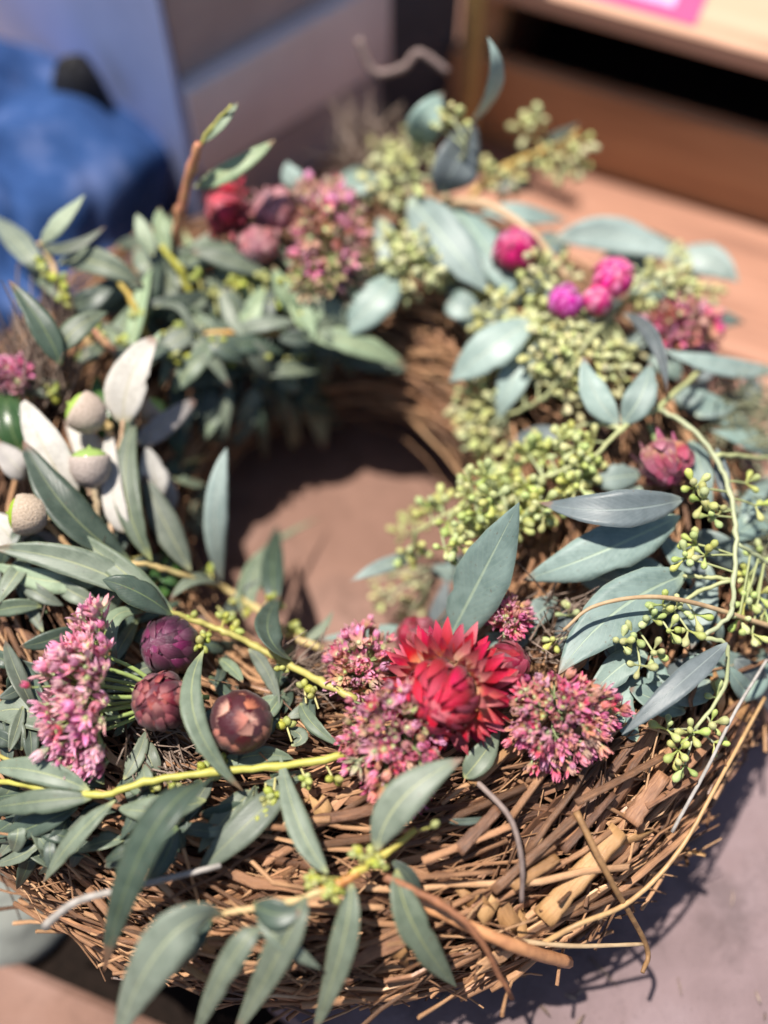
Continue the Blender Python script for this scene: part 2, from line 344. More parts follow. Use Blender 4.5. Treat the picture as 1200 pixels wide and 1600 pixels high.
# ------------------------------------------------------------------ leaves
def leaf_profile(kind):
    if kind == 'narrow': return lambda t: (max(0.0, min(1, (t - 0.02) / 0.5)) ** 0.75) * (1 - t) ** 0.62 * 1.62 if t > 0.5 else math.sin(math.pi * 0.5 * min(1, t / 0.5)) ** 0.85 * 1.054
    return lambda t: math.sin(math.pi * t ** 0.85) ** 0.72
def leaf(parent, b, m, t, width, mats, kind='gum', roll=0.0, fold=0.14, wave=0.06, hint=None, name='leaf', nl=13, label=None):
    """b, m, t: base, middle and tip of the midrib in the world; width in metres"""
    b, m, t = V(b), V(m), V(t); c = m * 2 - (b + t) * 0.5
    pa = [b * (1 - s) ** 2 + c * 2 * s * (1 - s) + t * s * s for s in [i / nl for i in range(nl + 1)]]
    L = sum((pa[i + 1] - pa[i]).length for i in range(nl))
    mid = pa[nl // 2]; vw = view(mid); hint = hint or (vw * 0.6 + V((0, 0, 0.6)) + V((random.uniform(-.25, .25), random.uniform(-.25, .25), 0)))
    tmid = (pa[nl // 2 + 1] - pa[nl // 2 - 1]).normalized()
    nrm = frame(tmid, hint)[1]; nrm = Quaternion(tmid, R_(roll)) @ nrm
    side = tmid.cross(nrm); app = (side - vw * side.dot(vw)).length
    if abs(roll) < 35: width /= max(0.6, app)
    cols = (-1, -0.66, -0.33, 0, 0.33, 0.66, 1); nc = len(cols)
    top, uv = [], []; th = 0.00022 + width * 0.006; ph = random.uniform(0, 6.28); fr = random.uniform(1.2, 2.6)
    twist = random.uniform(-0.45, 0.45); asym = random.uniform(-0.08, 0.08); curl = random.uniform(-0.08, 0.22)
    edge = [(random.uniform(0.95, 1.02) - (0.16 if random.random() < .025 else 0), random.uniform(0.95, 1.02) - (0.16 if random.random() < .025 else 0)) for _ in range(nl + 1)]
    if kind == 'oak': prof = lambda s: math.sin(math.pi * (s * 0.96 + 0.02) ** 0.80) ** 0.62
    elif kind == 'round': prof = lambda s: math.sin(math.pi * (s * 0.97 + 0.015) ** 0.95) ** 0.55
    elif kind == 'sage': prof = lambda s: math.sin(math.pi * s ** 0.84) ** 0.85 if s < 0.5 else math.sin(math.pi * s ** 0.84) ** 0.95
    else: prof = lambda s: math.sin(math.pi * s ** 0.92) ** 0.80
    for i in range(nl + 1):
        s = i / nl; tt = pa[min(i + 1, nl)] - pa[max(i - 1, 0)]
        tt, nn, sd = frame(tt, Quaternion(tmid, twist * (s - 0.5) * 2) @ nrm)
        hw = 0.5 * width * max(prof(min(max(s, 0.0), 1.0)), 0.05 if s < 0.12 else 0.0) + 0.00012
        for x in cols:
            k = x * (1 + asym * (1 if x > 0 else -1)) * (edge[i][0 if x < 0 else 1] if abs(x) == 1 else 1)
            off = fold * abs(x) * hw * 1.1 - curl * x * x * hw + wave * hw * abs(x) * math.sin(s * 6.28 * fr + ph + (2.1 if x > 0 else 0))
            top.append(pa[i] + sd * (k * hw) + nn * off); uv.append((x * 0.5 + 0.5, s))
    nv = len(top); bot = []
    for i in range(nl + 1):
        tt = pa[min(i + 1, nl)] - pa[max(i - 1, 0)]; nn = frame(tt, nrm)[1]
        for j in range(nc):
            k = 1.0 if cols[j] == 0 else 0.55; rib = th * (3.2 * (1 - 0.75 * i / nl) if cols[j] == 0 else 0.8)
            bot.append(top[i * nc + j] - nn * rib)
    fs, mi = [], []
    for i in range(nl):
        for j in range(nc - 1):
            a = i * nc + j; fs.append((a, a + 1, a + nc + 1, a + nc)); mi.append(0)
            a += nv; fs.append((a + nc, a + nc + 1, a + 1, a)); mi.append(1)
        for j in (0, nc - 1):
            a = i * nc + j; q = (a, a + nc, a + nc + nv, a + nv); fs.append(q if j == 0 else q[::-1]); mi.append(0)
    o = build(name, top + bot, fs, mats, parent, uv + uv, mi)
    if label: o['label'] = label
    return o
MT = {'sage': ('sage', 'sage_under'), 'pale': ('sage_pale', 'sage_under'), 'plum': ('plum', 'plum'), 'gum': ('gum', 'gum_under'),
      'dark': ('gum_dark', 'gum'), 'light': ('gum_light', 'gum_light'), 'white': ('white', 'white'), 'oak': ('oak', 'white'), 'greyf': ('grey_leaf', 'grey_leaf')}
def leaves(parent, rows, kind, mt):
    """rows: bx, by, mx, my, tx, ty, width px, hb, hm, ht [, roll, material]"""
    for r in rows:
        bx, by, mx, my, tx, ty, wd, h0, h1, h2 = r[:10]; roll = r[10] if len(r) > 10 else random.uniform(-12, 12)
        mk = r[11] if len(r) > 11 else mt; kd = r[12] if len(r) > 12 else kind
        b, m, t = S(bx, by, h0), S(mx, my, h1), S(tx, ty, h2)
        leaf(parent, b, m, t, wd * mpp(m) * (0.90 if kd == 'gum' else 0.97), [M[x] for x in MT[mk]], kd, roll)

# ------------------------------------------------------------------ small repeated pieces (shared meshes)
def piece(name, vfu, mat): return mesh_of(name, *vfu[:2], [M[mat]], vfu[2])
NUT = [(0.045, 0), (0.055, 0.3), (0.10, 0.45), (0.175, 0.62), (0.20, 0.78), (0.165, 0.90), (0.07, 0.97), (0.02, 1.0)]
OVAL = [(0.06, 0), (0.07, 0.10), (0.24, 0.26), (0.33, 0.50), (0.28, 0.76), (0.13, 0.94), (0.02, 1.0)]
GUMNUT = piece('gum_bud', lathe(NUT, 8), 'bud'); GUMNUT_B = piece('gum_bud', lathe(NUT[1:], 6), 'bud_back'); OVALBUD = piece('oval_bud', lathe(OVAL, 8), 'bud_oval')
def floret_mesh(spread, mat, big=1.0):
    vs, fs, uv, mi = [], [], [], []
    cal = [(0.05, 0), (0.10, 0.18), (0.17, 0.36), (0.12, 0.48)]
    v, f, u = lathe(cal, 6); vs += v; uv += u; fs += f; mi += [1] * len(f)
    for k in range(5):
        a = k * 2 * math.pi / 5 + 0.3; c, s = math.cos(a), math.sin(a); o = len(vs)
        for z, r, wd in ((0.25, 0.09, 0.10), (0.50, 0.19 + spread * 0.35, 0.17), (0.76, 0.20 + spread * 0.85, 0.13), (1.06 - spread * 0.35, 0.09 + spread * 1.45, 0.008)):
            wd *= big
            for e in (-1, 0, 1):
                rr = r + (0.07 if e == 0 else 0); vs.append((c * rr - s * wd * e, s * rr + c * wd * e, z)); uv.append((e * 0.5 + 0.5, (z - 0.25) / 0.75))
        for i in range(3):
            for j in range(2):
                q = o + i * 3 + j; fs.append((q, q + 1, q + 4, q + 3)); mi.append(0)
    return mesh_of('floret', vs, fs, [M[mat], M['calyx']], uv, mi, False)
FLORET = {m: [floret_mesh(0.03, m, 1.15), floret_mesh(0.22, m, 1.1), floret_mesh(0.48, m, 1.05)] for m in ('petal_pink', 'petal_magenta', 'petal_dusty', 'petal_pale', 'petal_green')}
def bract_mesh(mat, kappa, wid, cup, nl=5, point=0.8):
    vs, fs, uv = [], [], []; k = R_(kappa)
    for i in range(nl + 1):
        t = i / nl; y = math.sin(k * t) / k if abs(k) > 1e-3 else t; z = -(1 - math.cos(k * t)) / k if abs(k) > 1e-3 else 0
        wd = wid * ((math.sin(math.pi * (0.15 + 0.85 * t) ** 0.9) ** point if point else min(1.0, 0.75 + t) * (1 - t) ** 0.75 * 1.15) if t < 1 else 0.02)
        for e in (-1, -0.5, 0, 0.5, 1):
            vs.append((e * wd, y, z - cup * wd * e * e)); uv.append((e * 0.5 + 0.5, t))
    for i in range(nl):
        for j in range(4):
            a = i * 5 + j; fs.append((a, a + 1, a + 6, a + 5))
    return mesh_of('bract', vs, fs, [M[mat]], uv)
_bm = {}
def bract(mat, kappa, wid, cup, point=0.8):
    key = (mat, round(kappa), round(wid, 2), round(cup, 2), point)
    if key not in _bm: _bm[key] = bract_mesh(mat, kappa, wid, cup, point=point)
    return _bm[key]
def put_bract(root, me, base, t, n, L, tilt=0.0, wide=1.0):
    t, n, x = frame(t, n); q = Quaternion(t, tilt); n = q @ n; x = t.cross(n)
    m = Matrix((x * L * wide, t * L, n * L)).transposed().to_4x4(); m.translation = base - origin(root)
    link('bract', me, root, m)
CORE = {}
def strawflower(label, x, y, h, r, axis, mat, group, rows=5, rays=None, open_top=0.0, wide=0.30, blen=1.0, name='strawflower', cat='strawflower', jit=0.08, squash=1.0, pointed=0.8):
    """a papery bud of overlapping bracts (r px); rays: list of (count, angle from axis, length, material)"""
    c = S(x, y, h); r *= mpp(c); ax = V(axis[0] * RIGHT + axis[1] * UPV - axis[2] * FWD).normalized()
    root = thing(name, label, cat, c - ax * r * 0.9, group)
    u = ax.orthogonal().normalized(); v = ax.cross(u)
    rad = lambda a: u * math.cos(a) + v * math.sin(a)
    vs, fs, uv = lathe([(0.02, -0.92), (0.5, -0.8), (0.82, -0.5), (0.94, 0), (0.80, 0.5), (0.45, 0.80 - open_top), (0.02, 0.86 - open_top * 1.6)], 12)
    q = ax.to_track_quat('Z', 'Y'); rr = r * 0.93
    build('flower_core', [c + q @ (V((p[0], p[1], p[2] * squash)) * rr) for p in vs], fs, [M[mat]], root, [(a, 0.3) for a, _ in uv])
    st = S(x - axis[0] * 30, y + axis[1] * 30, max(0, h - 14)); p, f, uu = tube(spline([c - ax * r * 0.85, c - ax * r * 1.4, c - ax * r * 2.2], 4), [r * 0.13] * 9, 6)
    build('stem', p, f, [M['stem_green']], root, uu)
    if rows >= 5: spec = [(100, 13, 0.99), (82, 15, 1.02), (64, 14, 1.02), (47, 11, 1.005), (30, 8, 0.985), (14, 4, 0.97)]
    else: spec = [(92, 10, 1.0), (66, 10, 1.0), (40, 7, 0.98), (20, 4, 0.965)]
    for k, (al, n, rs) in enumerate(spec):
        if open_top and al < 30: continue
        kap = 62; me = bract(mat, kap, wide, 0.30, pointed)
        for i in range(n):
            a = 2 * math.pi * (i + (k % 2) * 0.5) / n + random.uniform(-.12, .12); al2 = R_(al + random.uniform(-5, 5))
            e = rad(a); nrm = e * math.sin(al2) + ax * math.cos(al2); t = -(e * math.cos(al2) - ax * math.sin(al2))
            base = c + (nrm - ax * (nrm.dot(ax) * (1 - squash))) * (r * rs * random.uniform(.965, 1.035))
            L = r * blen * random.uniform(0.85, 1.12); lift = random.uniform(0.0, jit * 3.2)
            t = (t + nrm * lift).normalized()
            put_bract(root, me, base, t, nrm, L, random.uniform(-jit, jit) * 4)
    for k, (n, ang, ln, rm, kap) in enumerate(rays or []):
        me = bract(rm, kap, 0.27, 0.30, 0)
        for i in range(n):
            a = 2 * math.pi * (i + (k % 2) * 0.5) / n + random.uniform(-.1, .1); g = R_(ang + random.uniform(-9, 9)); e = rad(a)
            t = ax * math.cos(g) + e * math.sin(g); nrm = ax * -math.sin(g) + e * math.cos(g)
            put_bract(root, me, c + e * (r * 0.93) + ax * (r * (0.05 - 0.18 * k)), t, nrm, r * ln * random.uniform(0.82, 1.12), random.uniform(-.25, .25), 1.0)
    return root
def sedum(label, x, y, h, axis, ra, rb, rc, n, mix, size=15, base=None, full=95, group='stonecrop flower heads', seed=0, stem_len=1.0, openness=(.48, .36, .16)):
    """a domed head of small starry florets; axis in screen right/up/toward; radii in px"""
    rng = random.Random(seed * 31 + 5)
    c = S(x, y, h); m = mpp(c); ax = V(axis[0] * RIGHT + axis[1] * UPV - axis[2] * FWD).normalized()
    e2 = (UPV - ax * UPV.dot(ax)).normalized() if abs(UPV.dot(ax)) < 0.95 else RIGHT.copy(); e2 = (e2 - ax * e2.dot(ax)).normalized(); e3 = ax.cross(e2)
    bpt = c - ax * (ra * m * 0.9)
    root = thing('stonecrop_head', label, 'flower head', bpt, group)
    bag = Bag(); hubs = []
    for k in range(9):
        a = k * 2.4; al = R_(full) * math.sqrt((k + 0.5) / 9) * 0.85
        d = ax * math.cos(al) * ra * m + (e2 * math.cos(a) * rb + e3 * math.sin(a) * rc) * math.sin(al) * m
        hub = c + d * 0.50 - ax * ra * m * 0.12; hubs.append(hub)
        path = spline([bpt, bpt.lerp(hub, 0.5) + d * 0.08, hub], 4); bag.add(tube(path, lerp_list(4.6 * m, 2.6 * m, len(path)), 6, wob=.15))
    p0 = bpt - ax * (ra * m * 0.9 * stem_len); bag.add(tube([p0, bpt.lerp(p0, 0.5), bpt], 4.6 * m, 6))
    pos = []
    for i in range(n):
        a = i * 2.39996 + rng.uniform(-.25, .25); al = R_(full) * math.sqrt((i + 0.5) / n) + rng.uniform(-.06, .06)
        d = ax * math.cos(al) * ra * m + (e2 * math.cos(a) * rb + e3 * math.sin(a) * rc) * math.sin(al) * m
        lump = 0.84 + 0.16 * math.sin(a * 3 + al * 5 + seed) + rng.uniform(-.16, .16)
        tip = c + d * lump; nd = (d.normalized() * 0.8 + ax * 0.35 + V((rng.uniform(-.3, .3), rng.uniform(-.3, .3), rng.uniform(-.2, .3)))).normalized()
        s = size * m * rng.uniform(0.75, 1.2); b0 = tip - nd * s * 0.8
        mk = rng.choices([q[0] for q in mix], [q[1] for q in mix])[0]; mes = FLORET[mk]
        me = mes[rng.choices((0, 1, 2), openness)[0]]
        pos.append((b0, nd, s, me))
        hub = min(hubs, key=lambda q: (q - b0).length)
        bag.add(tube([hub, hub.lerp(b0, 0.55) + ax * (0.04 * ra * m), b0 + nd * s * 0.06], [1.5 * m, 1.2 * m, 1.3 * m], 4, False))
    bag.build('branching_stem', [M['stem_green']], root)
    for b0, nd, s, me in pos: link('floret', me, root, zmat(b0 - bpt, nd, s, rng.uniform(0, 6.28)))
    return root
def umbel(root, foot, p, d, n, size, me, bag, rng, spread=1.0, thin=1.0):
    """a short stalk from foot to p that ends in n buds"""
    m = mpp(p); mid = foot.lerp(p, 0.5) + V((0, 0, 2 * m)); bag.add(tube(spline([foot, mid, p], 3), 1.9 * m * thin, 5, False))
    d = d.normalized(); u = d.orthogonal().normalized(); v = d.cross(u)
    for i in range(n):
        a = i * 2.39996 + rng.uniform(-.4, .4); al = R_(82) * spread * math.sqrt((i + 0.3) / max(n, 1)) + rng.uniform(-.15, .15)
        nd = d * math.cos(al) + (u * math.cos(a) + v * math.sin(a)) * math.sin(al); s = size * m * rng.uniform(0.8, 1.18)
        link('bud', me, root, zmat(p - ROOTLOC[root], nd, (s * rng.uniform(.9, 1.15), s * rng.uniform(.9, 1.15), s), rng.uniform(0, 6.28)))
def umbels(root, spots, path, size=29, me=None, smat='stem_pale', h=14, seed=0, spread=1.0, name='bud_stalk', thin=1.0, maxlen=0):
    rng = random.Random(seed + 99); bag = Bag(); me = me or GUMNUT
    for sp in spots:
        x, y, n = sp[:3]; hh = sp[3] if len(sp) > 3 else h
        p = S(x, y, hh); foot = min(path, key=lambda q: (q - p).length)
        if maxlen and (foot - p).length > maxlen * mpp(p): foot = p + (foot - p).normalized() * (maxlen * mpp(p)) - V((0, 0, 10 * mpp(p)))
        d = (p - foot).normalized() * 0.8 + view(p) * 0.45 + V((rng.uniform(-.5, .5), rng.uniform(-.5, .5), rng.uniform(-.1, .5)))
        umbel(root, foot, p, d, n, size, me, bag, rng, spread, thin)
    bag.build(name, [M[smat]], root)
def blob(cx, cy, rx, ry, n, k, h, rng):
    out = []
    for i in range(n):
        a = i * 2.39996; r = math.sqrt((i + 0.5) / n); out.append((cx + rx * r * math.cos(a) + rng.uniform(-6, 6), cy + ry * r * math.sin(a) + rng.uniform(-6, 6), k, h * (1.15 - r * r * 0.9) + rng.uniform(-2, 3)))
    return out
# ================================================================== setting
def sheet(name, c, sx, sy, z, mat, nx=2, ny=2, kind='structure'):
    vs = [(c[0] + sx * (i / nx - .5), c[1] + sy * (j / ny - .5), z) for j in range(ny + 1) for i in range(nx + 1)]
    fs = [(j * (nx + 1) + i, j * (nx + 1) + i + 1, (j + 1) * (nx + 1) + i + 1, (j + 1) * (nx + 1) + i) for j in range(ny) for i in range(nx)]
    o = build(name, vs, fs, [mat]); o['kind'] = kind; return o
def ground_mat(name, c1, c2, c3, c4):
    m, n, l, b = new_mat(name); ov = objvec(n)
    a = noise(n, l, 9, 5, 0.6, ov); c = noise(n, l, 60, 5, 0.65, ov); d = noise(n, l, 420, 3, 0.6, ov)
    st = noise(n, l, 22, 5, 0.7, ov)
    r = ramp(n, [(0.36, c1), (0.50, c2), (0.68, c3)]); l.new(a, r.inputs[0])
    col = mixc(n, l, math_(n, l, 'MULTIPLY', c, 0.55), r.outputs[0], c4)
    sm = n.new('ShaderNodeMapRange'); l.new(st, sm.inputs[0]); sm.inputs[1].default_value = 0.50; sm.inputs[2].default_value = 0.66
    col = mixc(n, l, math_(n, l, 'MULTIPLY', sm.outputs[0], 0.55), col, tuple(q * .5 for q in c1))
    sp = n.new('ShaderNodeMapRange'); l.new(d, sp.inputs[0]); sp.inputs[1].default_value = 0.62; sp.inputs[2].default_value = 0.72
    col = mixc(n, l, math_(n, l, 'MULTIPLY', sp.outputs[0], 0.45), col, (0.10, 0.07, 0.06))
    l.new(col, b.inputs['Base Color']); b.inputs['Roughness'].default_value = 0.8; b.inputs['Specular IOR Level'].default_value = 0.25
    bump(n, l, b, math_(n, l, 'ADD', c, math_(n, l, 'MULTIPLY', d, 0.4)), 0.002, 0.5); return m
M['ground'] = ground_mat('worn_terracotta', (0.165, 0.090, 0.064), (0.24, 0.136, 0.100), (0.33, 0.205, 0.165), (0.19, 0.106, 0.082))
M['ground_mauve'] = ground_mat('worn_mauve_stone', (0.15, 0.105, 0.105), (0.225, 0.160, 0.163), (0.31, 0.235, 0.245), (0.17, 0.12, 0.12))
M['gap_shade'] = simple('dark_gap_shade', (0.016, 0.011, 0.009), (0.008, 0.006, 0.005), 0.95, 300, 0, 0, 0.003, 0.1)  # floor of an added slab gap; near-black colour stands for shade
sheet('ground', (0, 0.6), 8, 8, -0.055, M['gap_shade'], 4, 4)
def slab(name, pts, mat):
    n_ = len(pts); vs = [(x, y, -0.004) for x, y in pts] + [(x, y, -0.06) for x, y in pts]
    c_ = sum((V((x, y, 0)) for x, y in pts), V()) / n_; top = [tuple(V((x, y, 0)) + (c_ - V((x, y, 0))).normalized() * 0.005) for x, y in pts]
    fs = [tuple(range(2 * n_, 3 * n_)), tuple(range(n_, 2 * n_))[::-1]]
    for i in range(n_):
        k = (i + 1) % n_; fs += [(i, k, k + 2 * n_, i + 2 * n_), (i + n_, k + n_, k, i)]
    o = build(name, vs + top, fs, [mat], smooth=False); o['kind'] = 'structure'; return o
g0, g1 = P(50, 1290, 0), P(530, 1650, 0); gd = (g1 - g0).normalized(); g0, g1 = g0 - gd * 0.6, g1 + gd * 0.6
j0, j1 = P(410, 1560, 0), P(1330, 1060, 0); jd = (j1 - j0).normalized(); j1 = j1 + jd * ((3.0 - j1.x) / jd.x); jn = V((jd.y, -jd.x, 0)) * 0.004
slab('paving_slab', [(g0.x, g0.y), (j0.x, j0.y), (j1.x, j1.y), (3.0, 3.4), (-3.0, 3.4), (-3.0, 0.6)], M['ground'])
slab('paving_slab', [(j0.x + jn.x, j0.y + jn.y), (g1.x, g1.y), (3.0, -0.7), (j1.x + jn.x, j1.y + jn.y)], M['ground_mauve'])
g2, g3 = P(-40, 1478, 0), P(340, 1640, 0); gd = (g3 - g2).normalized(); g2, g3 = g2 - gd * 0.25, g3 + gd * 0.2
slab('paving_slab', [(g2.x, g2.y), (g2.x - 0.3, g2.y - 0.5), (g3.x, -0.9), (g3.x, g3.y)], M['ground']).location.z = -0.040

def wood_mat(name, c1, c2, c3, scale=1.0, knots=0.0):
    m, n, l, b = new_mat(name); tc = n.new('ShaderNodeTexCoord')
    mp = n.new('ShaderNodeMapping'); l.new(tc.outputs['Object'], mp.inputs[0]); mp.inputs['Scale'].default_value = (6 * scale, 70 * scale, 70 * scale)
    nz = noise(n, l, 1.0, 6, 0.65, mp.outputs[0]); bl = noise(n, l, 14, 3, 0.5, tc.outputs['Object'])
    r = ramp(n, [(0.32, tuple(q * .7 for q in c3)), (0.48, c2), (0.64, c1)]); l.new(nz, r.inputs[0])
    col = mixc(n, l, math_(n, l, 'MULTIPLY', bl, 0.4), r.outputs[0], c2)
    kn = n.new('ShaderNodeTexVoronoi'); kn.inputs['Scale'].default_value = 7.0; l.new(tc.outputs['Object'], kn.inputs['Vector'])
    kr = n.new('ShaderNodeMapRange'); l.new(kn.outputs['Distance'], kr.inputs[0]); kr.inputs[1].default_value = 0.05; kr.inputs[2].default_value = 0.11; kr.inputs[3].default_value = knots; kr.inputs[4].default_value = 0
    col = mixc(n, l, kr.outputs[0], col, (0.09, 0.045, 0.03))
    col = vary(n, l, col, 0.10, 0.008, 0.08)
    l.new(col, b.inputs['Base Color']); b.inputs['Roughness'].default_value = 0.6; bump(n, l, b, nz, 0.0012, 0.4); return m
M['wood'] = wood_mat('weathered_wood', (0.46, 0.255, 0.165), (0.37, 0.195, 0.12), (0.27, 0.135, 0.085), 1.0, 0.85)
M['wood_brown'] = wood_mat('brown_stained_wood', (0.58, 0.30, 0.15), (0.50, 0.245, 0.12), (0.40, 0.18, 0.085))
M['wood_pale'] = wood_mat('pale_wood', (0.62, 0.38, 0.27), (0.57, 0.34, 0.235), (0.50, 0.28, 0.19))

def oriented_box(name, o, ux, lx, ly, lz, mat, parent, bev=0.0012, vert=V((0, 0, 1))):
    """box from corner o along ux (lx), depth (ly, behind), height (lz); its own origin and axes, so the grain follows it"""
    ux = ux.normalized(); uy = vert.cross(ux).normalized(); b = bev
    P8 = []
    for X0, X1, Y0, Y1, Z in ((b, lx - b, b, ly - b, 0), (0, lx, 0, ly, b), (0, lx, 0, ly, lz - b), (b, lx - b, b, ly - b, lz)):
        P8 += [(X0, Y0, Z), (X1, Y0, Z), (X1, Y1, Z), (X0, Y1, Z)]
    fs = [(3, 2, 1, 0), (12, 13, 14, 15)]
    for k in range(3):
        for j in range(4):
            a, c = k * 4 + j, k * 4 + (j + 1) % 4; fs.append((a, c, c + 4, a + 4))
    me = mesh_of(name, P8, fs, [mat], smooth=False)
    mt = Matrix((ux, uy, vert)).transposed().to_4x4(); mt.translation = V(o)
    pw_ = Matrix.Identity(4)
    if parent is not None: pw_ = Matrix.Translation(parent.location) if parent.parent is None else Matrix.Translation(parent.parent.location) @ parent.matrix_basis
    return link(name, me, parent, pw_.inverted() @ mt)

# ---- wooden plank the far right of the wreath lies by, and the slatted crate behind it
ZPL = 0.010
a0, a1 = P(770, 222, ZPL), P(1200, 352, ZPL)
ux = V((a1.x - a0.x, a1.y - a0.y, 0)).normalized(); uback = V((0, 0, 1)).cross(ux)
pl = thing('wooden_plank', 'weathered orange wooden boards lying flat in front of the crate', 'boards', V((a0.x, a0.y, 0)))
for k, (w_, off) in enumerate(((0.098, 0.0), (0.094, 0.1005))):
    oriented_box('board', V((a0.x, a0.y, 0)) - ux * 0.12 - uback * (off + w_ + 0.002), ux, 0.75, w_, ZPL - 0.0012 * k, M['wood'], pl)
    if k == 0: pl['label'] = pl['label']
cr = thing('wooden_crate', 'brown slatted wooden crate with a pink paper label on its pale sunlit lid', 'crate', V((a0.x, a0.y, 0)))
def onplane(x, y, off=0.0):
    """picture point on the crate's front plane"""
    d = ray(x, y); nn = uback; p0 = V((a0.x, a0.y, 0)) + uback * off
    return POS + d * ((p0 - POS).dot(nn) / d.dot(nn))
c0 = onplane(700, 180); s0 = (c0 - V((a0.x, a0.y, 0))).dot(ux)
zt = onplane(960, 150).z; zu = onplane(1060, 82).z; L = 0.62
base = V((a0.x, a0.y, 0)) + ux * s0
th = 0.010
oriented_box('slat', base + V((0, 0, 0.0)), ux, L, th, zt, M['wood_brown'], cr)
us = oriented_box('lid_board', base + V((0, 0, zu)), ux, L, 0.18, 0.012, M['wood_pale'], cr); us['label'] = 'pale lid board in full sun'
oriented_box('corner_post', base + V((0, 0, 0)) + uback * (th + 0.0005) + ux * 0.001, ux, 0.022, 0.022, zu - 0.001, M['wood_brown'], cr)
oriented_box('corner_post', base + uback * (th + 0.0005) + ux * (L - 0.024), ux, 0.022, 0.022, zu - 0.001, M['wood_brown'], cr)
dk = simple('crate_inside_shade', (0.012, 0.010, 0.009), (0.008, 0.007, 0.006), 0.9, 60, 0, 0, 0)  # shade inside the crate, put into the colour of floor and back
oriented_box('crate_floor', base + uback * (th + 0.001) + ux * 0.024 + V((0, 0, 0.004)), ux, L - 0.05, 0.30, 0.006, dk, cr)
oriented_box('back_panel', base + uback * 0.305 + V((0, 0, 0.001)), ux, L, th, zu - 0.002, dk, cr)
oriented_box('side_panel', base + uback * (th + 0.0235) + V((0, 0, 0.001)), -uback.cross(V((0, 0, 1))) if False else ux, 0.008, 0.27, zu - 0.002, M['wood_brown'], cr)
oriented_box('side_panel', base + uback * (th + 0.0235) + ux * (L - 0.009) + V((0, 0, 0.001)), ux, 0.008, 0.27, zu - 0.002, M['wood_brown'], cr)
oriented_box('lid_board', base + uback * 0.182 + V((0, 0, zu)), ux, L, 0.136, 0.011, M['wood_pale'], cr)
# the label: pink card with a paler printed patch
pk = simple('pink_card', (0.56, 0.07, 0.20), (0.52, 0.06, 0.18), 0.5, 60, 0, 0, 0); pw = simple('pale_pink_print', (0.82, 0.48, 0.66), (0.72, 0.36, 0.56), 0.5, 60, 0, 0, 0)
zl = zu + 0.012; q = P(1085, 42, zl); sx1 = (q - base).dot(ux); dq = (q - base).dot(uback)
lb = oriented_box('paper_label', base + ux * (sx1 - 0.075) + uback * dq + V((0, 0, zl + 0.0002)), ux, 0.075, 0.055, 0.0006, pk, cr, 0.0001)
oriented_box('printed_patch', V((0, 0, zl + 0.0009)) + base + ux * (sx1 - 0.040) + uback * (dq + 0.009), ux, 0.026, 0.034, 0.0004, pw, lb, 0.00005)
# ---- pale cane stake and curled tendril standing behind the wreath
b0 = P(729, 205, 0.03)
stk = thing('cane_stake', 'thin pale cane stake standing upright in front of the crate corner', 'stake', (b0.x, b0.y, 0))
m = mpp(b0); v_, f_, u_ = tube([V((b0.x, b0.y, 0.0)), V((b0.x + .001, b0.y, .06)), V((b0.x, b0.y + 0.001, .12)), V((b0.x + .002, b0.y, .20)), V((b0.x + .001, b0.y, .26))], [13 * m] * 5, 8)
build('cane', v_, f_, [M['twig_tan']], stk, u_)

# ---- pale box
ZB = 0.055
e0, e1 = P(338, 256, ZB), P(558, 124, ZB)
bx = V((e1.x - e0.x, e1.y - e0.y, 0)); bl_ = bx.length + 0.03; bx.normalize(); bb = V((0, 0, 1)).cross(bx)
crn = V((e0.x, e0.y, 0)) - bx * 0.012; bl_ += 0.012
dv = ray(400, 75); zu_ = (POS + dv * ((crn - POS).dot(bb) / dv.dot(bb))).z
M['box'] = simple('mauve_grey_board', (0.52, 0.45, 0.46), (0.42, 0.36, 0.37), 0.6, 18, 0, 0, 0.0008)
M['box_band'] = simple('lit_band_board', (0.86, 0.77, 0.77), (0.72, 0.63, 0.63), 0.55, 16, 0, 0, 0.0008)  # band of the box in light, painted as a paler board
M['box_top'] = simple('shaded_upper_board', (0.46, 0.37, 0.36), (0.34, 0.27, 0.27), 0.6, 14, 0, 0, 0.0008)  # shaded upper part of the box, painted as a browner board
M['box_side'] = simple('pale_blue_grey_board', (0.42, 0.48, 0.76), (0.33, 0.39, 0.64), 0.55, 14, 0, 0, 0.0006)
M['shadowgap'] = simple('dark_joint_strip', (0.06, 0.05, 0.055), (0.04, 0.035, 0.04), 0.9, 60, 0, 0, 0)
box = thing('pale_box', 'large pale mauve box of stacked boards behind the wreath', 'box', crn)
oriented_box('board', crn + bx * 0.004, bx, bl_, 0.30, ZB - 0.006, M['box'], box)
oriented_box('joint', crn + bx * 0.008 + bb * 0.006 + V((0, 0, ZB - 0.0055)), bx, bl_ - 0.01, 0.28, 0.005, M['shadowgap'], box)
oriented_box('board', crn - bb * 0.004 + V((0, 0, ZB)), bx, bl_ + 0.004, 0.30, zu_ - ZB, M['box_band'], box)['label'] = 'protruding middle board coloured pale as if lit'
oriented_box('board', crn + bx * 0.003 + bb * 0.006 + V((0, 0, zu_ + 0.0005)), bx, bl_, 0.30, 0.235 - zu_, M['box_top'], box)['label'] = 'upper board coloured brownish as if in shade'
oriented_box('side_panel', crn - bx * 0.004 + bb * 0.001 + V((0, 0, 0.002)), bx, 0.0036, 0.30, 0.236, M['box_side'], box)['label'] = 'pale blue side panel'

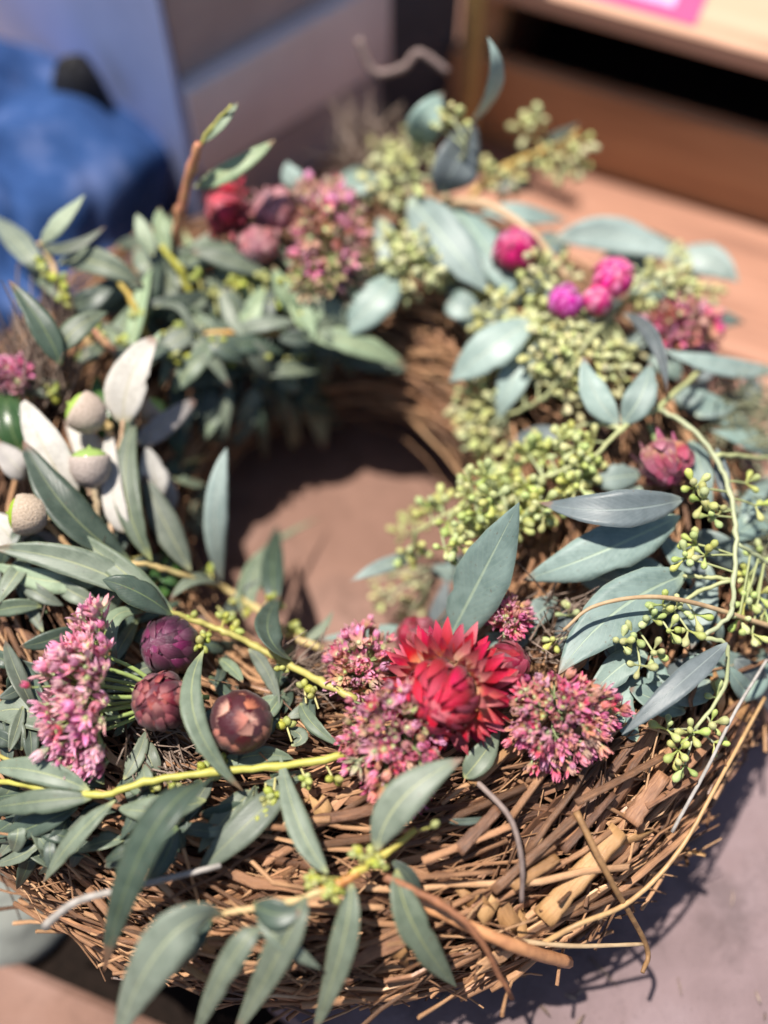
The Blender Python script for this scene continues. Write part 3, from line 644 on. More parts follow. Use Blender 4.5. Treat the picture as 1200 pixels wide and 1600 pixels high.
# ---- blue denim heap
def denim_mat():
    m, n, l, b = new_mat('blue_denim'); ov = objvec(n)
    a = noise(n, l, 11, 4, 0.6, ov); c = noise(n, l, 45, 4, 0.6, ov); d = noise(n, l, 900, 2, 0.6, ov)
    r = ramp(n, [(0.36, (0.008, 0.030, 0.105)), (0.52, (0.025, 0.066, 0.19)), (0.72, (0.13, 0.17, 0.33))]); l.new(math_(n, l, 'ADD', math_(n, l, 'MULTIPLY', a, 0.7), math_(n, l, 'MULTIPLY', c, 0.3)), r.inputs[0])
    col = mixc(n, l, math_(n, l, 'MULTIPLY', d, 0.25), r.outputs[0], (0.08, 0.13, 0.27))
    l.new(col, b.inputs['Base Color']); b.inputs['Roughness'].default_value = 0.95; b.inputs['Specular IOR Level'].default_value = 0.1; bump(n, l, b, d, 0.0006, 0.5); return m
M['denim'] = denim_mat()
def mound(name, label, cat, c, rx, ry, rz, mat, seed, rough, ang=0.0, nu=40, nv=18, part='cloth', fold=0.0):
    rng = random.Random(seed); root = thing(name, label, cat, c)
    ks = [(rng.uniform(2, 7), rng.uniform(2, 7), rng.uniform(0, 6.28), rng.uniform(0.3, 1)) for _ in range(8)]
    vs, fs = [], []
    for j in range(nv + 1):
        ph = math.pi * 0.5 * j / nv
        for i in range(nu):
            t = 2 * math.pi * i / nu
            k = 1 + rough * sum(w_ * math.sin(a * t + b * ph * 1.3 + p) for a, b, p, w_ in [(round(a_), b_, p_, w0) for a_, b_, p_, w0 in ks]) / 3
            k += fold * (1 - abs(math.sin(2.5 * t + 3.1 * ph + 1.5 * math.sin(3 * ph + t)))) ** 2.0 - fold * 0.6 * (1 - abs(math.sin(4 * t - 4.3 * ph + seed))) ** 3
            x, y = rx * math.cos(t) * math.cos(ph) ** 0.7 * k, ry * math.sin(t) * math.cos(ph) ** 0.7 * k
            vs.append(V(c) + V((x * math.cos(ang) - y * math.sin(ang), x * math.sin(ang) + y * math.cos(ang), rz * math.sin(ph) * k)))
    for j in range(nv):
        for i in range(nu):
            a, b = j * nu + i, j * nu + (i + 1) % nu; fs.append((a, b, b + nu, a + nu))
    fs.append(tuple(range(nu))[::-1]); fs.append(tuple(range(nv * nu, nv * nu + nu)))
    build(part, vs, fs, [mat], root); return root
c = P(5, 390, 0.0); mound('denim_cloth', 'crumpled heap of blue denim cloth at the left behind the wreath', 'cloth', (c.x, c.y, 0), 0.108, 0.125, 0.098, M['denim'], 3, 0.08, 0.25, 120, 50, 'cloth', 0.06)
c = P(112, 98, 0.10); M['black'] = simple('black_rubber', (0.012, 0.011, 0.014), (0.008, 0.008, 0.010), 0.7, 80, 0, 0, 0)
mound('rubber_foot', 'dark rounded rubber lump between the denim cloth and the pale box', 'rubber lump', (c.x, c.y, 0), 0.021, 0.019, 0.102, M['black'], 5, 0.04, 0, 20, 8, 'rubber')
M['slate'] = simple('gap_dark_panel', (0.075, 0.072, 0.085), (0.055, 0.053, 0.065), 0.8, 40, 0, 0, 0.001)  # colour of a board added to make the gap behind look dark
c = P(632, 222, 0.0)
sp = thing('gap_dark_board', 'added dark slate coloured board darkening the gap between the pale box and the crate', 'board', (c.x, c.y, 0))
oriented_box('slab', V((c.x - 0.045, c.y, 0)), V((1, 0.12, 0)), 0.075, 0.012, 0.30, M['slate'], sp)
M['stone'] = simple('pale_grey_stone', (0.22, 0.23, 0.20), (0.16, 0.17, 0.15), 0.8, 60, 0, 0, 0.003)
c = P(2, 1425, -0.05); mound('grey_stone', 'smooth grey stone on the ground at the lower left edge', 'stone', (c.x, c.y, -0.056), 0.034, 0.030, 0.028, M['stone'], 8, 0.05, 0.3, 28, 10, 'stone_body')

# ================================================================== the wreath base
rs = random.Random(11)
wr = thing('straw_wreath', 'thick round wreath base of twisted straw and shredded bark, dressed with flowers', 'wreath', (0, 0, 0))
def torus_pt(th, ph, lift):
    a, b = TA + lift, TB + lift; r = TR + a * math.cos(ph); return V((r * math.cos(th), r * math.sin(th), TB + b * math.sin(ph)))
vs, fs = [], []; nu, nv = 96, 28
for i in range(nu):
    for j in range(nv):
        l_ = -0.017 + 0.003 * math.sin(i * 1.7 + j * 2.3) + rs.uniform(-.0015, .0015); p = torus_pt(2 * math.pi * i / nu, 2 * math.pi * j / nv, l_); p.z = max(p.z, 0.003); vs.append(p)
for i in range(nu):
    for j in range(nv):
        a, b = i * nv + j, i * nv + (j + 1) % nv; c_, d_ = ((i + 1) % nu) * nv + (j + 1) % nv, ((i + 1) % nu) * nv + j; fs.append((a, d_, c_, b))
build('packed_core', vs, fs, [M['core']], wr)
def ribbon(path, wd, thk, up, rng, jag=True):
    """a splinter of bark: flat, cupped, with torn ends and uneven edges"""
    vs, fs, uv = [], [], []; n = len(path); nrm = up.copy(); tw = rng.uniform(-.8, .8); t0 = rng.uniform(-.5, .5); cup = rng.uniform(-.25, .45)
    ws = [wd * 0.5 * (rng.uniform(.75, 1.1)) for _ in range(n)]; ws[0] *= rng.uniform(.15, .7); ws[-1] *= rng.uniform(.05, .6)
    for i, p in enumerate(path):
        t = path[min(i + 1, n - 1)] - path[max(i - 1, 0)]; t, nrm, b = frame(t, nrm)
        q = Quaternion(t, t0 + tw * (i / (n - 1) - .5)); nn, bb_ = q @ nrm, q @ b
        sh = rng.uniform(-.12, .12) * wd
        for e, z in ((-1, 0), (0, 1), (1, 0)):
            c = p + bb_ * (e * ws[i] + sh) + nn * (cup * wd * (0.5 if e == 0 else 0)) + t * (rng.uniform(-.5, .5) * wd if i in (0, n - 1) else 0)
            vs += [c + nn * thk * .5, c - nn * thk * .5]; uv += [(e * .5 + .5, i / (n - 1))] * 2
    for i in range(n - 1):
        o, q = i * 6, i * 6 + 6
        fs += [(o, o + 2, q + 2, q), (o + 2, o + 4, q + 4, q + 2), (o + 3, o + 1, q + 1, q + 3), (o + 5, o + 3, q + 3, q + 5), (o + 1, o, q, q + 1), (o + 4, o + 5, q + 5, q + 4)]
    fs += [(0, 1, 3, 2), (2, 3, 5, 4)]; o = (n - 1) * 6; fs += [(o + 2, o + 3, o + 1, o), (o + 4, o + 5, o + 3, o + 2)]
    return vs, fs, uv
def strand_path(th, ph, length, rng, l0, stick=0.0, n=6, wild=1.0):
    r = TR + TA * math.cos(ph); dth = length / max(0.06, r); dph = rng.gauss(0, .34) * wild * length / 0.09
    l1, l2 = l0 + rng.uniform(-.003, .003), l0 + rng.uniform(-.003, .003)
    e0 = torus_pt(th - dth / 2, ph - dph / 2, l1 + max(0, rng.gauss(0, stick))); e1 = torus_pt(th + dth / 2, ph + dph / 2, l2 + max(0, rng.gauss(0, stick))); md = torus_pt(th, ph, l0)
    md = md.lerp((e0 + e1) / 2, rng.uniform(0.15, 0.5)); cc = md * 2 - (e0 + e1) / 2
    out = [e0 * (1 - s) ** 2 + cc * 2 * s * (1 - s) + e1 * s * s for s in [i / n for i in range(n + 1)]]
    kx = V((rng.gauss(0, 1), rng.gauss(0, 1), rng.gauss(0, 1))) * length * 0.012
    return [p + kx * math.sin(i * 2.1) for i, p in enumerate(out)]
def up_at(p):
    c = V((p.x, p.y, 0)).normalized() * TR; return (p - V((c.x, c.y, TB))).normalized()
def front(rng):                                # an angle on the ring, mostly on the bare near side
    return rng.gauss(R_(-78), R_(34))
bag_s, bag_b, bag_f = Bag(), Bag(), Bag()
for k in range(1000):                          # long thin fibres all round
    th, ph = rs.uniform(0, 6.283), rs.uniform(-0.9, 3.6); p = strand_path(th, ph, rs.uniform(.04, .13), rs, rs.uniform(-.010, .002), .003)
    for q in p: q.z = max(q.z, .002)
    bag_f.add(tube(p, lerp_list(rs.uniform(.0003, .0008), rs.uniform(.0002, .0005), len(p)), 4, False))
for k in range(900):                           # finer wisps on the near side
    th, ph = front(rs), rs.uniform(-1.0, 2.2); p = strand_path(th, ph, rs.uniform(.02, .07), rs, rs.uniform(-.009, .003), .004, 5, 2.4)
    for q in p: q.z = max(q.z, .002)
    bag_f.add(tube(p, lerp_list(rs.uniform(.00025, .0006), .0002, len(p)), 4, False))
for k in range(850):                          # bark splinters
    th, ph = (rs.uniform(0, 6.283) if k % 2 else front(rs)), rs.uniform(-1.0, 3.7); p = strand_path(th, ph, rs.uniform(.02, .075), rs, rs.uniform(-.012, -.001), .002, 5, 1.5)
    for q in p: q.z = max(q.z, .002)
    bag_b.add(ribbon(p, rs.uniform(.0018, .0060), rs.uniform(.0005, .0010), up_at(p[2]), rs))
for k in range(480):                           # straws
    th, ph = (rs.uniform(0, 6.283) if k % 3 else front(rs)), rs.uniform(-1.0, 3.6); p = strand_path(th, ph, rs.uniform(.04, .11), rs, rs.uniform(-.008, .002), .003)
    for q in p: q.z = max(q.z, .002)
    bag_s.add(tube(p, rs.uniform(.0006, .0013), 6))
for k in range(420):
    th, ph = rs.gauss(R_(-75), R_(45)), rs.uniform(-1.1, 0.9); p = strand_path(th, ph, rs.uniform(.02, .06), rs, rs.uniform(-.002, .004), .007, 5, 4.5)
    for q in p: q.z = max(q.z, .002)
    bag_f.add(tube(p, lerp_list(rs.uniform(.0004, .0010), .0003, len(p)), 5, False))
o = bag_f.build('loose_fibre', [M['straw']], wr); o['kind'] = 'stuff'
o = bag_b.build('shredded_bark', [M['bark']], wr, False); o['kind'] = 'stuff'
o = bag_s.build('packed_straw', [M['straw']], wr); o['kind'] = 'stuff'
for k in range(195):                           # the bark pieces that show largest, one by one
    th, ph = R_(rs.uniform(-128, -18)), rs.uniform(-0.85, 1.75)
    p = strand_path(th, ph, rs.uniform(.018, .065), rs, rs.uniform(-.004, .005), .003, 6, 1.3)
    for q in p: q.z = max(q.z, .002)
    v_, f_, u_ = ribbon(p, rs.choice((.0015, .0022, .003, .004, .005, .0065)) * rs.uniform(.7, 1.25), rs.uniform(.0006, .0012), up_at(p[3]), rs); build('bark_strip', v_, f_, [M['bark' if k % 3 else 'straw']], wr, u_, None, False)
for k in range(75):
    th, ph = R_(rs.uniform(-128, -15)), rs.uniform(-0.8, 1.8); p = strand_path(th, ph, rs.uniform(.04, .10), rs, rs.uniform(.001, .006), .004, 6, 1.2)
    for q in p: q.z = max(q.z, .002)
    v_, f_, u_ = tube(p, rs.uniform(.0007, .0016), 7, wob=.08); build('straw', v_, f_, [M['straw']], wr, u_)
def cane(x0, y0, x1, y1, wpx, h, mat, flat=.42, mid=None, name='cane'):
    pts = [S(x0, y0, h)] + ([S(*mid, h)] if mid else [S((x0 + x1) / 2, (y0 + y1) / 2, h)]) + [S(x1, y1, h)]; m = mpp(pts[1]); path = spline(pts, 5)
    v_, f_, u_ = tube(path, lerp_list(wpx * .5 * m, wpx * .42 * m, len(path)), 9, flat=flat, wob=.14); build(name, v_, f_, [M[mat]], wr, u_)
for a in ((848, 1436, 968, 1296, 38, 3, 'cane'), (985, 1285, 1038, 1210, 30, 2, 'bark'), (800, 1386, 872, 1340, 20, 3, 'cane'), (715, 1330, 780, 1262, 22, 4, 'bark'),
          (770, 1392, 905, 1272, 17, 4, 'straw'), (660, 1345, 800, 1290, 14, 4, 'bark'), (735, 1225, 800, 1165, 15, 5, 'cane'), (900, 1255, 1040, 1180, 14, 5, 'straw'),
          (640, 1372, 770, 1362, 9, 6, 'straw'), (420, 1408, 600, 1418, 12, 5, 'straw'), (480, 1285, 600, 1262, 22, 2, 'bark'), (960, 1400, 1090, 1290, 12, 3, 'straw'),
          (250, 1380, 300, 1430, 11, 6, 'straw'), (285, 1505, 345, 1545, 14, 4, 'cane'), (1010, 1260, 1130, 1190, 12, 4, 'bark'), (560, 1330, 690, 1310, 10, 5, 'straw'),
          (880, 1330, 960, 1240, 13, 4, 'bark'), (1040, 1230, 1150, 1120, 16, 3, 'bark')):
    cane(*a[:5], a[5] + 4, a[6], name='cane' if a[6] == 'cane' else 'bark_strip')
# chips of dry leaf caught in the straw
for (x, y) in ((745, 1405), (790, 1435), (760, 1420), (815, 1450), (450, 1270), (500, 1262), (1080, 1330), (985, 1310), (620, 1480), (330, 1470), (1120, 1080), (1160, 1110)):
    p = S(x, y, 4); m = mpp(p); a = rs.uniform(0, 6.28); d = (RIGHT * math.cos(a) + UPV * math.sin(a)) * 26 * m
    v_, f_, u_ = ribbon([p - d, p - d * .4 + up_at(p) * 3 * m, p + d * .3 + up_at(p) * 4 * m, p + d], 34 * m, .0006, up_at(p), rs); build('dry_leaf_chip', v_, f_, [M['cane']], wr, u_)
# fallen bits on the ground round the near right side
lt = Bag()
for k in range(26):
    x, y = rs.uniform(600, 1200), rs.uniform(1240, 1600)
    p = P(x, y, .0012); a = rs.uniform(0, 6.28); d = V((math.cos(a), math.sin(a), 0)) * rs.uniform(.001, .008)
    lt.add(ribbon([p - d, p + V((0, 0, .0006)), p + d], rs.uniform(.0006, .0018), .0004, V((0, 0, 1)), rs))
o = lt.build('straw_litter', [M['brush']]); o['kind'] = 'stuff'; o['label'] = 'crumbs of straw and bark on the ground'

# ================================================================== what is tucked into the wreath
def sprig(label, cat, x, y, h, group=None, name='eucalyptus_sprig'):
    return thing(name, label, cat, S(x, y, h), group)
G_GUM, G_SEED = 'narrow leaved gum sprigs', 'seeded gum sprigs'
# ---- narrow leaved gum, upper stem above the hole
e = sprig('narrow leaved gum sprig with a long orange stem rising beside the acorns', 'eucalyptus sprig', 505, 1015, 6, G_GUM)
pth = stem(e, ((205, 878, 16), (250, 888, 16), (300, 903, 15), (350, 920, 14), (400, 950, 12), (450, 990, 9), (505, 1015, 6)), 4, 6.5, M['stem_orange'])
leaves(e, [(205, 878, 108, 800, 36, 688, 66, 16, 26, 28, 8, 'dark'), (237, 876, 196, 765, 213, 648, 46, 16, 24, 24, -10), (298, 892, 258, 818, 222, 738, 50, 16, 20, 20, 0),
           (346, 908, 336, 800, 354, 700, 42, 15, 34, 44, 0, 'pale'), (350, 922, 310, 905, 266, 936, 22, 14, 16, 10), (432, 950, 426, 890, 434, 822, 40, 12, 12, 8, 10, 'dark'),
           (383, 968, 394, 880, 503, 808, 13, 12, 14, 10, 30, 'light'), (392, 955, 396, 905, 412, 855, 30, 10, 10, 8), (470, 1000, 500, 985, 520, 955, 16, 8, 10, 12)], 'gum', 'gum')
umbels(e, ((330, 896, 2), (352, 962, 4), (372, 940, 3), (420, 938, 4), (388, 950, 3), (460, 985, 3)), pth, 17, OVALBUD, 'stem_yellow', 15, 1, maxlen=26)
# ---- second stem
e = sprig('narrow leaved gum sprig whose yellow green stem crosses above the maroon buds', 'eucalyptus sprig', 555, 1090, 12, G_GUM)
pth = stem(e, ((262, 955, 20), (310, 972, 18), (350, 987, 18), (400, 1010, 16), (440, 1032, 15), (500, 1065, 14), (556, 1092, 12)), 4, 6.5, M['stem_yellow'])
leaves(e, [(272, 960, 192, 893, 106, 826, 44, 20, 24, 20, 10), (270, 962, 215, 925, 160, 906, 50, 20, 30, 30, -8, 'dark'), (252, 950, 130, 884, -14, 856, 54, 18, 22, 22, 0),
           (172, 902, 80, 908, -14, 880, 42, 10, 12, 10, 0, 'light'), (456, 1032, 418, 985, 438, 930, 46, 16, 26, 26, 12, 'dark'), (388, 1014, 415, 1045, 437, 1100, 27, 14, 12, 8, 0),
           (224, 956, 176, 968, 183, 1030, 28, 16, 20, 16, 20, 'light'), (310, 990, 340, 1010, 392, 1000, 24, 6, 6, 4, 0, 'dark')], 'gum', 'gum')
umbels(e, ((318, 996, 6), (312, 1008, 4), (350, 968, 4), (365, 985, 3), (430, 945, 4), (456, 985, 4), (440, 1045, 3), (300, 968, 2)), pth, 17, OVALBUD, 'stem_yellow', 18, 2, maxlen=26)
# ---- third stem, bottom left
e = sprig('narrow leaved gum sprig with a thick yellow stem below the pink stonecrop head', 'eucalyptus sprig', 545, 1182, 14, G_GUM)
pth = stem(e, ((545, 1180, 14), (430, 1198, 14), (330, 1207, 15), (225, 1222, 16), (150, 1243, 16), (60, 1230, 16), (-30, 1215, 14)), 6.5, 4.5, M['stem_yellow'])
stem(e, ((-30, 1165, 12), (30, 1195, 14), (95, 1230, 15), (150, 1243, 16)), 3, 5, M['stem_yellow'], 'side_stem')
leaves(e, [(140, 1235, 60, 1206, -20, 1200, 44, 16, 20, 18), (146, 1246, 60, 1252, -20, 1264, 42, 16, 20, 18), (122, 1262, 50, 1292, -14, 1318, 40, 10, 12, 10, 0, 'dark'),
           (345, 1214, 238, 1298, 162, 1518, 62, 20, 40, 24, 14, 'dark'), (322, 1250, 250, 1266, 182, 1262, 48, 12, 16, 12, 0), (180, 1250, 116, 1310, 66, 1380, 34, 16, 20, 10, 25),
           (235, 1300, 198, 1328, 162, 1355, 46, 6, 8, 4, 0, 'dark'), (455, 1222, 385, 1288, 308, 1364, 56, 10, 14, 10, 0), (396, 1235, 358, 1272, 310, 1332, 42, 8, 10, 8, 15),
           (318, 1016, 304, 1120, 380, 1236, 40, 26, 30, 16, 0), (335, 1200, 400, 1180, 458, 1186, 32, 8, 10, 8), (470, 1098, 488, 1130, 532, 1166, 24, 8, 10, 8), (488, 1060, 482, 1110, 494, 1152, 26, 6, 8, 6, 0, 'dark'),
           (100, 1150, 40, 1110, -20, 1120, 60, 4, 6, 6), (60, 1120, 30, 1060, 8, 1000, 30, 8, 14, 10, 30), (90, 1300, 40, 1330, -20, 1320, 40, 4, 4, 4), (455, 1165, 470, 1150, 440, 1135, 26, 8, 10, 8),
           (275, 1290, 258, 1340, 225, 1385, 34, 12, 18, 14, 20, 'dark')], 'gum', 'gum')
umbels(e, ((322, 1202, 4), (240, 1222, 3), (268, 1230, 4), (415, 1248, 5), (408, 1276, 5), (428, 1240, 3), (478, 1218, 5), (520, 1216, 3), (476, 1075, 4), (490, 1085, 3), (448, 1135, 4), (350, 1190, 2), ), pth, 18, OVALBUD, 'stem_yellow', 12, 3, maxlen=26)
# ---- bottom sprig on the bare straw
e = sprig('narrow leaved gum sprig with a reddish node lying over the bare straw in front', 'eucalyptus sprig', 547, 1370, 22, G_GUM)
pth = stem(e, ((650, 1296, 18), (600, 1335, 20), (547, 1370, 22)), 5.5, 6, M['stem_yellow'])
p2 = stem(e, ((560, 1364, 22), (528, 1382, 23), (500, 1394, 24)), 7, 7, M['stem_red'], 'node')
p2 = stem(e, ((512, 1390, 24), (440, 1412, 26), (340, 1430, 28)), 6, 4, M['stem_orange'], 'side_stem')
leaves(e, [(588, 1330, 630, 1246, 724, 1185, 68, 22, 32, 32, 0), (620, 1358, 648, 1450, 713, 1542, 56, 18, 22, 14, 0), (548, 1378, 534, 1480, 488, 1618, 48, 22, 26, 20, 6),
           (512, 1364, 468, 1290, 438, 1182, 42, 22, 20, 14, 0), (475, 1400, 440, 1480, 362, 1625, 54, 26, 32, 26, 5), (396, 1412, 430, 1428, 470, 1425, 52, 28, 32, 32, 20, 'dark'),
           (402, 1428, 440, 1472, 502, 1514, 32, 28, 32, 26, 10), (412, 1445, 360, 1502, 300, 1630, 44, 28, 34, 30, 0), (345, 1428, 252, 1480, 176, 1640, 84, 30, 44, 40, 0),
           (332, 1432, 285, 1482, 240, 1540, 56, 18, 20, 14, 0, 'dark'), (610, 1345, 640, 1372, 655, 1410, 26, 14, 14, 8, 0, 'dark'), (690, 1280, 730, 1284, 768, 1275, 12, 6, 8, 5, 0, 'dark'),
           (725, 1215, 750, 1185, 782, 1140, 44, 10, 14, 12, 0)], 'gum', 'gum')
umbels(e, ((578, 1340, 6), (590, 1350, 4), (562, 1338, 4), (492, 1376, 5), (505, 1372, 3), (526, 1388, 4), (518, 1396, 3), (672, 1293, 1)), pth, 19, OVALBUD, 'stem_yellow', 24, 4, maxlen=26)
stem(e, ((600, 1370, 20), (680, 1408, 20), (740, 1455, 22), (800, 1560, 20)), 7, 4, M['twig_brown'], 'bare_stem')

# ---- oak with acorns and felted leaves
e = sprig('oak sprig with felted white leaf backs carrying stalks of green acorns', 'oak sprig', 165, 880, 10, name='oak_sprig')
stem(e, ((165, 885, 8), (178, 790, 14), (187, 700, 22), (193, 655, 26)), 5, 3.5, M['twig_tan'])
stem(e, ((155, 835, 10), (151, 790, 18), (147, 755, 24)), 5, 5.5, M['twig_tan'], 'acorn_stalk'); stem(e, ((186, 690, 20), (170, 675, 24), (158, 662, 27)), 4, 5, M['twig_tan'], 'acorn_stalk')
stem(e, ((130, 880, 8), (95, 840, 14), (68, 815, 22)), 4, 5, M['twig_tan'], 'acorn_stalk'); stem(e, ((215, 690, 12), (225, 670, 14), (236, 655, 14)), 4, 4, M['twig_tan'], 'acorn_stalk')
leaves(e, [(193, 658, 203, 592, 241, 528, 64, 26, 36, 40, 0), (114, 778, 72, 705, 35, 628, 62, 18, 28, 28, 0), (197, 830, 176, 770, 171, 668, 36, 16, 22, 22, 0), (246, 778, 240, 740, 231, 700, 46, 14, 20, 20, 15),
           (216, 692, 258, 662, 304, 626, 38, 16, 20, 18, 18, 'greyf'), (150, 765, 138, 705, 104, 655, 50, 8, 12, 12, 0), (35, 865, 12, 835, -20, 800, 52, 8, 14, 14), (42, 742, 20, 722, -6, 690, 44, 10, 16, 14, 10, 'greyf'),
           (104, 882, 62, 852, 0, 830, 52, 4, 8, 8, 0, 'greyf'), (172, 690, 156, 640, 152, 588, 34, 12, 16, 14, 0, 'oak'), (32, 705, 14, 655, 10, 595, 50, 8, 16, 16, 0, 'oak'), (96, 612, 70, 606, 40, 612, 28, 12, 16, 14, 0, 'gum'),
           (130, 800, 118, 770, 112, 740, 34, 6, 8, 8, 0, 'oak'), (205, 700, 195, 660, 178, 610, 30, 8, 10, 10, 0, 'oak'), (258, 800, 262, 770, 250, 730, 30, 6, 10, 10, 0, 'greyf'), (90, 820, 100, 790, 128, 760, 30, 4, 6, 8, 0, 'oak'),
           (225, 560, 238, 540, 250, 518, 14, 30, 36, 36, 0, 'light')], 'oak', 'white')
def acorn(root, x, y, h, dx, dy, size):
    c = S(x, y, h); m = mpp(c); ax = (RIGHT * dx - UPV * dy * 1.0 + view(c) * 0.12).normalized(); s = size * m
    rng = random.Random(int(x)); vs, fs, uv = lathe([(.05, -.52), (.20, -.50), (.40, -.34), (.50, -.10), (.515, .12), (.48, .25), (.455, .262), (.43, .22)], 28)
    vs = [V(p) * (1 + rng.uniform(-.018, .018)) for p in vs]; q = ax.to_track_quat('Z', 'Y'); fs = fs[:-2] + [fs[-1]]
    o = build('acorn', [c + q @ (p * s) for p in vs], fs, [M['cup']], root, uv); o['label'] = 'felted grey brown acorn cup with its green nut'
    v2, f2, u2 = lathe([(.20, .05), (.43, .19), (.425, .25), (.37, .33), (.25, .395), (.10, .43), (.045, .445), (.03, .49), (.01, .50)], 20)
    link('nut', mesh_of('nut', [tuple((c + q @ (V(p) * s)) - origin(root)) for p in v2], f2, [M['nut']], u2), o)
    # bumps of the stalk where it meets the cup
    v3, f3, u3 = lathe([(.09, -.75), (.13, -.66), (.10, -.60), (.17, -.54), (.15, -.44)], 9); link('knuckle', mesh_of('knuckle', [tuple((c + q @ (V(p) * s * 1.0)) - origin(root)) for p in [(a * (1 + rng.uniform(-.2, .2)), b * (1 + rng.uniform(-.2, .2)), z) for a, b, z in v3]], f3, [M['twig_tan']], u3), o)
acorn(e, 133, 645, 28, -.72, -.42, 64); acorn(e, 141, 728, 26, -.06, -1, 64); acorn(e, 42, 804, 24, -1, -.08, 64); acorn(e, 240, 642, 14, .5, -.5, 44)

# ---- seeded gum, middle right
e = sprig('seeded gum sprig with a dense spray of yellow green buds reaching over the hole', 'eucalyptus sprig', 1095, 580, 25, G_SEED)
p1 = stem(e, ((1095, 578, 18), (1030, 635, 22), (970, 672, 22), (925, 715, 20), (860, 742, 22), (780, 768, 28), (705, 800, 36), (650, 832, 42)), 4.5, 2.2, M['stem_pale'])
p3 = stem(e, ((972, 670, 22), (930, 662, 18), (880, 672, 10)), 5, 3, M['stem_pale'], 'side_stem')
leaves(e, [(967, 662, 930, 615, 911, 556, 46, 22, 30, 34, 0, 'pale'), (971, 662, 1002, 618, 1016, 566, 50, 22, 30, 30, 0), (1002, 742, 960, 746, 922, 755, 46, 6, 10, 8), (740, 862, 708, 892, 671, 884, 38, 8, 12, 10, 0, 'sage', 'round'),
           (655, 868, 600, 884, 546, 909, 24, 8, 10, 6, 10), (1000, 760, 985, 790, 960, 800, 40, 4, 6, 6), (880, 690, 840, 680, 790, 700, 30, 4, 6, 4, 0, 'plum')], 'sage', 'sage')
rb = random.Random(4); sp_ = [(x, y, n, 38) for x, y, n in ((645, 818, 5), (632, 838, 4), (650, 850, 5), (640, 862, 4), (690, 790, 6), (672, 800, 5), (700, 815, 6), (715, 850, 6), (695, 858, 5), (730, 775, 6), (745, 800, 6), (760, 745, 6), (720, 825, 5), (770, 780, 6), (735, 755, 5))]
for k in range(52):
    t = rb.random(); sp_.append((735 + 190 * t + rb.uniform(-15, 15), 800 - 95 * t + rb.uniform(-45, 60) * (0.6 + .5 * math.sin(math.pi * t)), rb.choice((5, 6, 6)), rb.uniform(12, 26)))
umbels(e, sp_, p1, 31, GUMNUT, 'stem_pale', 16, 5)
hb = [(x, y, 4, 2) for x, y in ((590, 905), (620, 890), (650, 900), (615, 925), (645, 935), (670, 915), (640, 960), (600, 935), (665, 945))]
bag = Bag(); rng = random.Random(8)
ft = P(690, 885, 0.045)
for x, y, n, _ in hb: umbel(e, ft, P(x, y, 0.028), RIGHT * -.6 + V((0, 0, -.3)), n, 24, GUMNUT_B, bag, rng)
bag.build('hanging_bud_stalk', [M['stem_pale']], e)
# ---- seeded gum, front right
e = sprig('seeded gum sprig with broad blue green leaves at the front right of the wreath', 'eucalyptus sprig', 1030, 640, 24, G_SEED)
p1 = stem(e, ((1030, 640, 22), (1075, 665, 26), (1118, 715, 28), (1140, 770, 30), (1150, 830, 30), (1147, 905, 28), (1140, 960, 24), (1098, 995, 20)), 4, 3.4, M['stem_pale'])
p2 = stem(e, ((1118, 712, 28), (1160, 712, 24), (1215, 718, 20)), 4, 3, M['stem_pale'], 'side_stem'); p4 = stem(e, ((1143, 905, 27), (1105, 902, 24), (1068, 900, 22)), 3.5, 3, M['stem_pale'], 'side_stem')
p5 = stem(e, ((1098, 995, 20), (1135, 1010, 20), (1130, 1075, 14), (1085, 1140, 10)), 4, 3, M['stem_pale'], 'side_stem'); p6 = stem(e, ((1147, 905, 27), (1090, 925, 22), (1030, 965, 18), (950, 985, 12)), 3.5, 2.5, M['stem_pale'], 'side_stem')
p7 = stem(e, ((1152, 850, 29), (1185, 870, 24), (1215, 890, 20)), 3.5, 3, M['stem_pale'], 'side_stem')
leaves(e, [(1068, 780, 955, 797, 842, 785, 60, 30, 38, 36, 0, 'plum'), (1062, 806, 940, 862, 816, 907, 80, 20, 22, 18, 0), (1074, 897, 962, 956, 872, 1054, 92, 20, 22, 18, 0), (700, 1000, 752, 900, 811, 785, 92, 12, 36, 56, 0),
           (1136, 1004, 1062, 1068, 972, 1148, 40, 28, 28, 18, 18, 'plum'), (1012, 1020, 965, 1045, 914, 1096, 50, 8, 10, 8), (1110, 1062, 1085, 1082, 1048, 1092, 44, 4, 6, 4, 0, 'sage', 'round'), (1106, 880, 1096, 950, 1080, 1014, 46, 6, 10, 6, 20),
           (1148, 1030, 1182, 1068, 1206, 1118, 42, 6, 8, 6, 0, 'plum'), (1080, 688, 1095, 732, 1112, 800, 40, 12, 18, 14), (1120, 700, 1130, 750, 1148, 800, 24, 22, 24, 20, 20, 'plum'), (870, 935, 840, 960, 812, 990, 40, 4, 8, 6),
           (1050, 905, 985, 900, 925, 930, 60, 6, 8, 6), (1215, 800, 1180, 815, 1140, 850, 55, 8, 10, 8), (1215, 700, 1180, 690, 1110, 672, 44, 8, 12, 10, 0, 'pale'), (1000, 870, 960, 890, 930, 925, 44, 4, 4, 4), (700, 985, 690, 960, 700, 900, 40, 4, 6, 8, 0, 'plum'),
           (640, 990, 590, 990, 490, 1000, 26, 4, 8, 4), (1000, 1160, 970, 1100, 1000, 1050, 40, 2, 4, 4), (1160, 820, 1185, 770, 1215, 740, 30, 10, 12, 10), (760, 990, 800, 1000, 850, 960, 40, 4, 6, 4)], 'sage', 'sage')
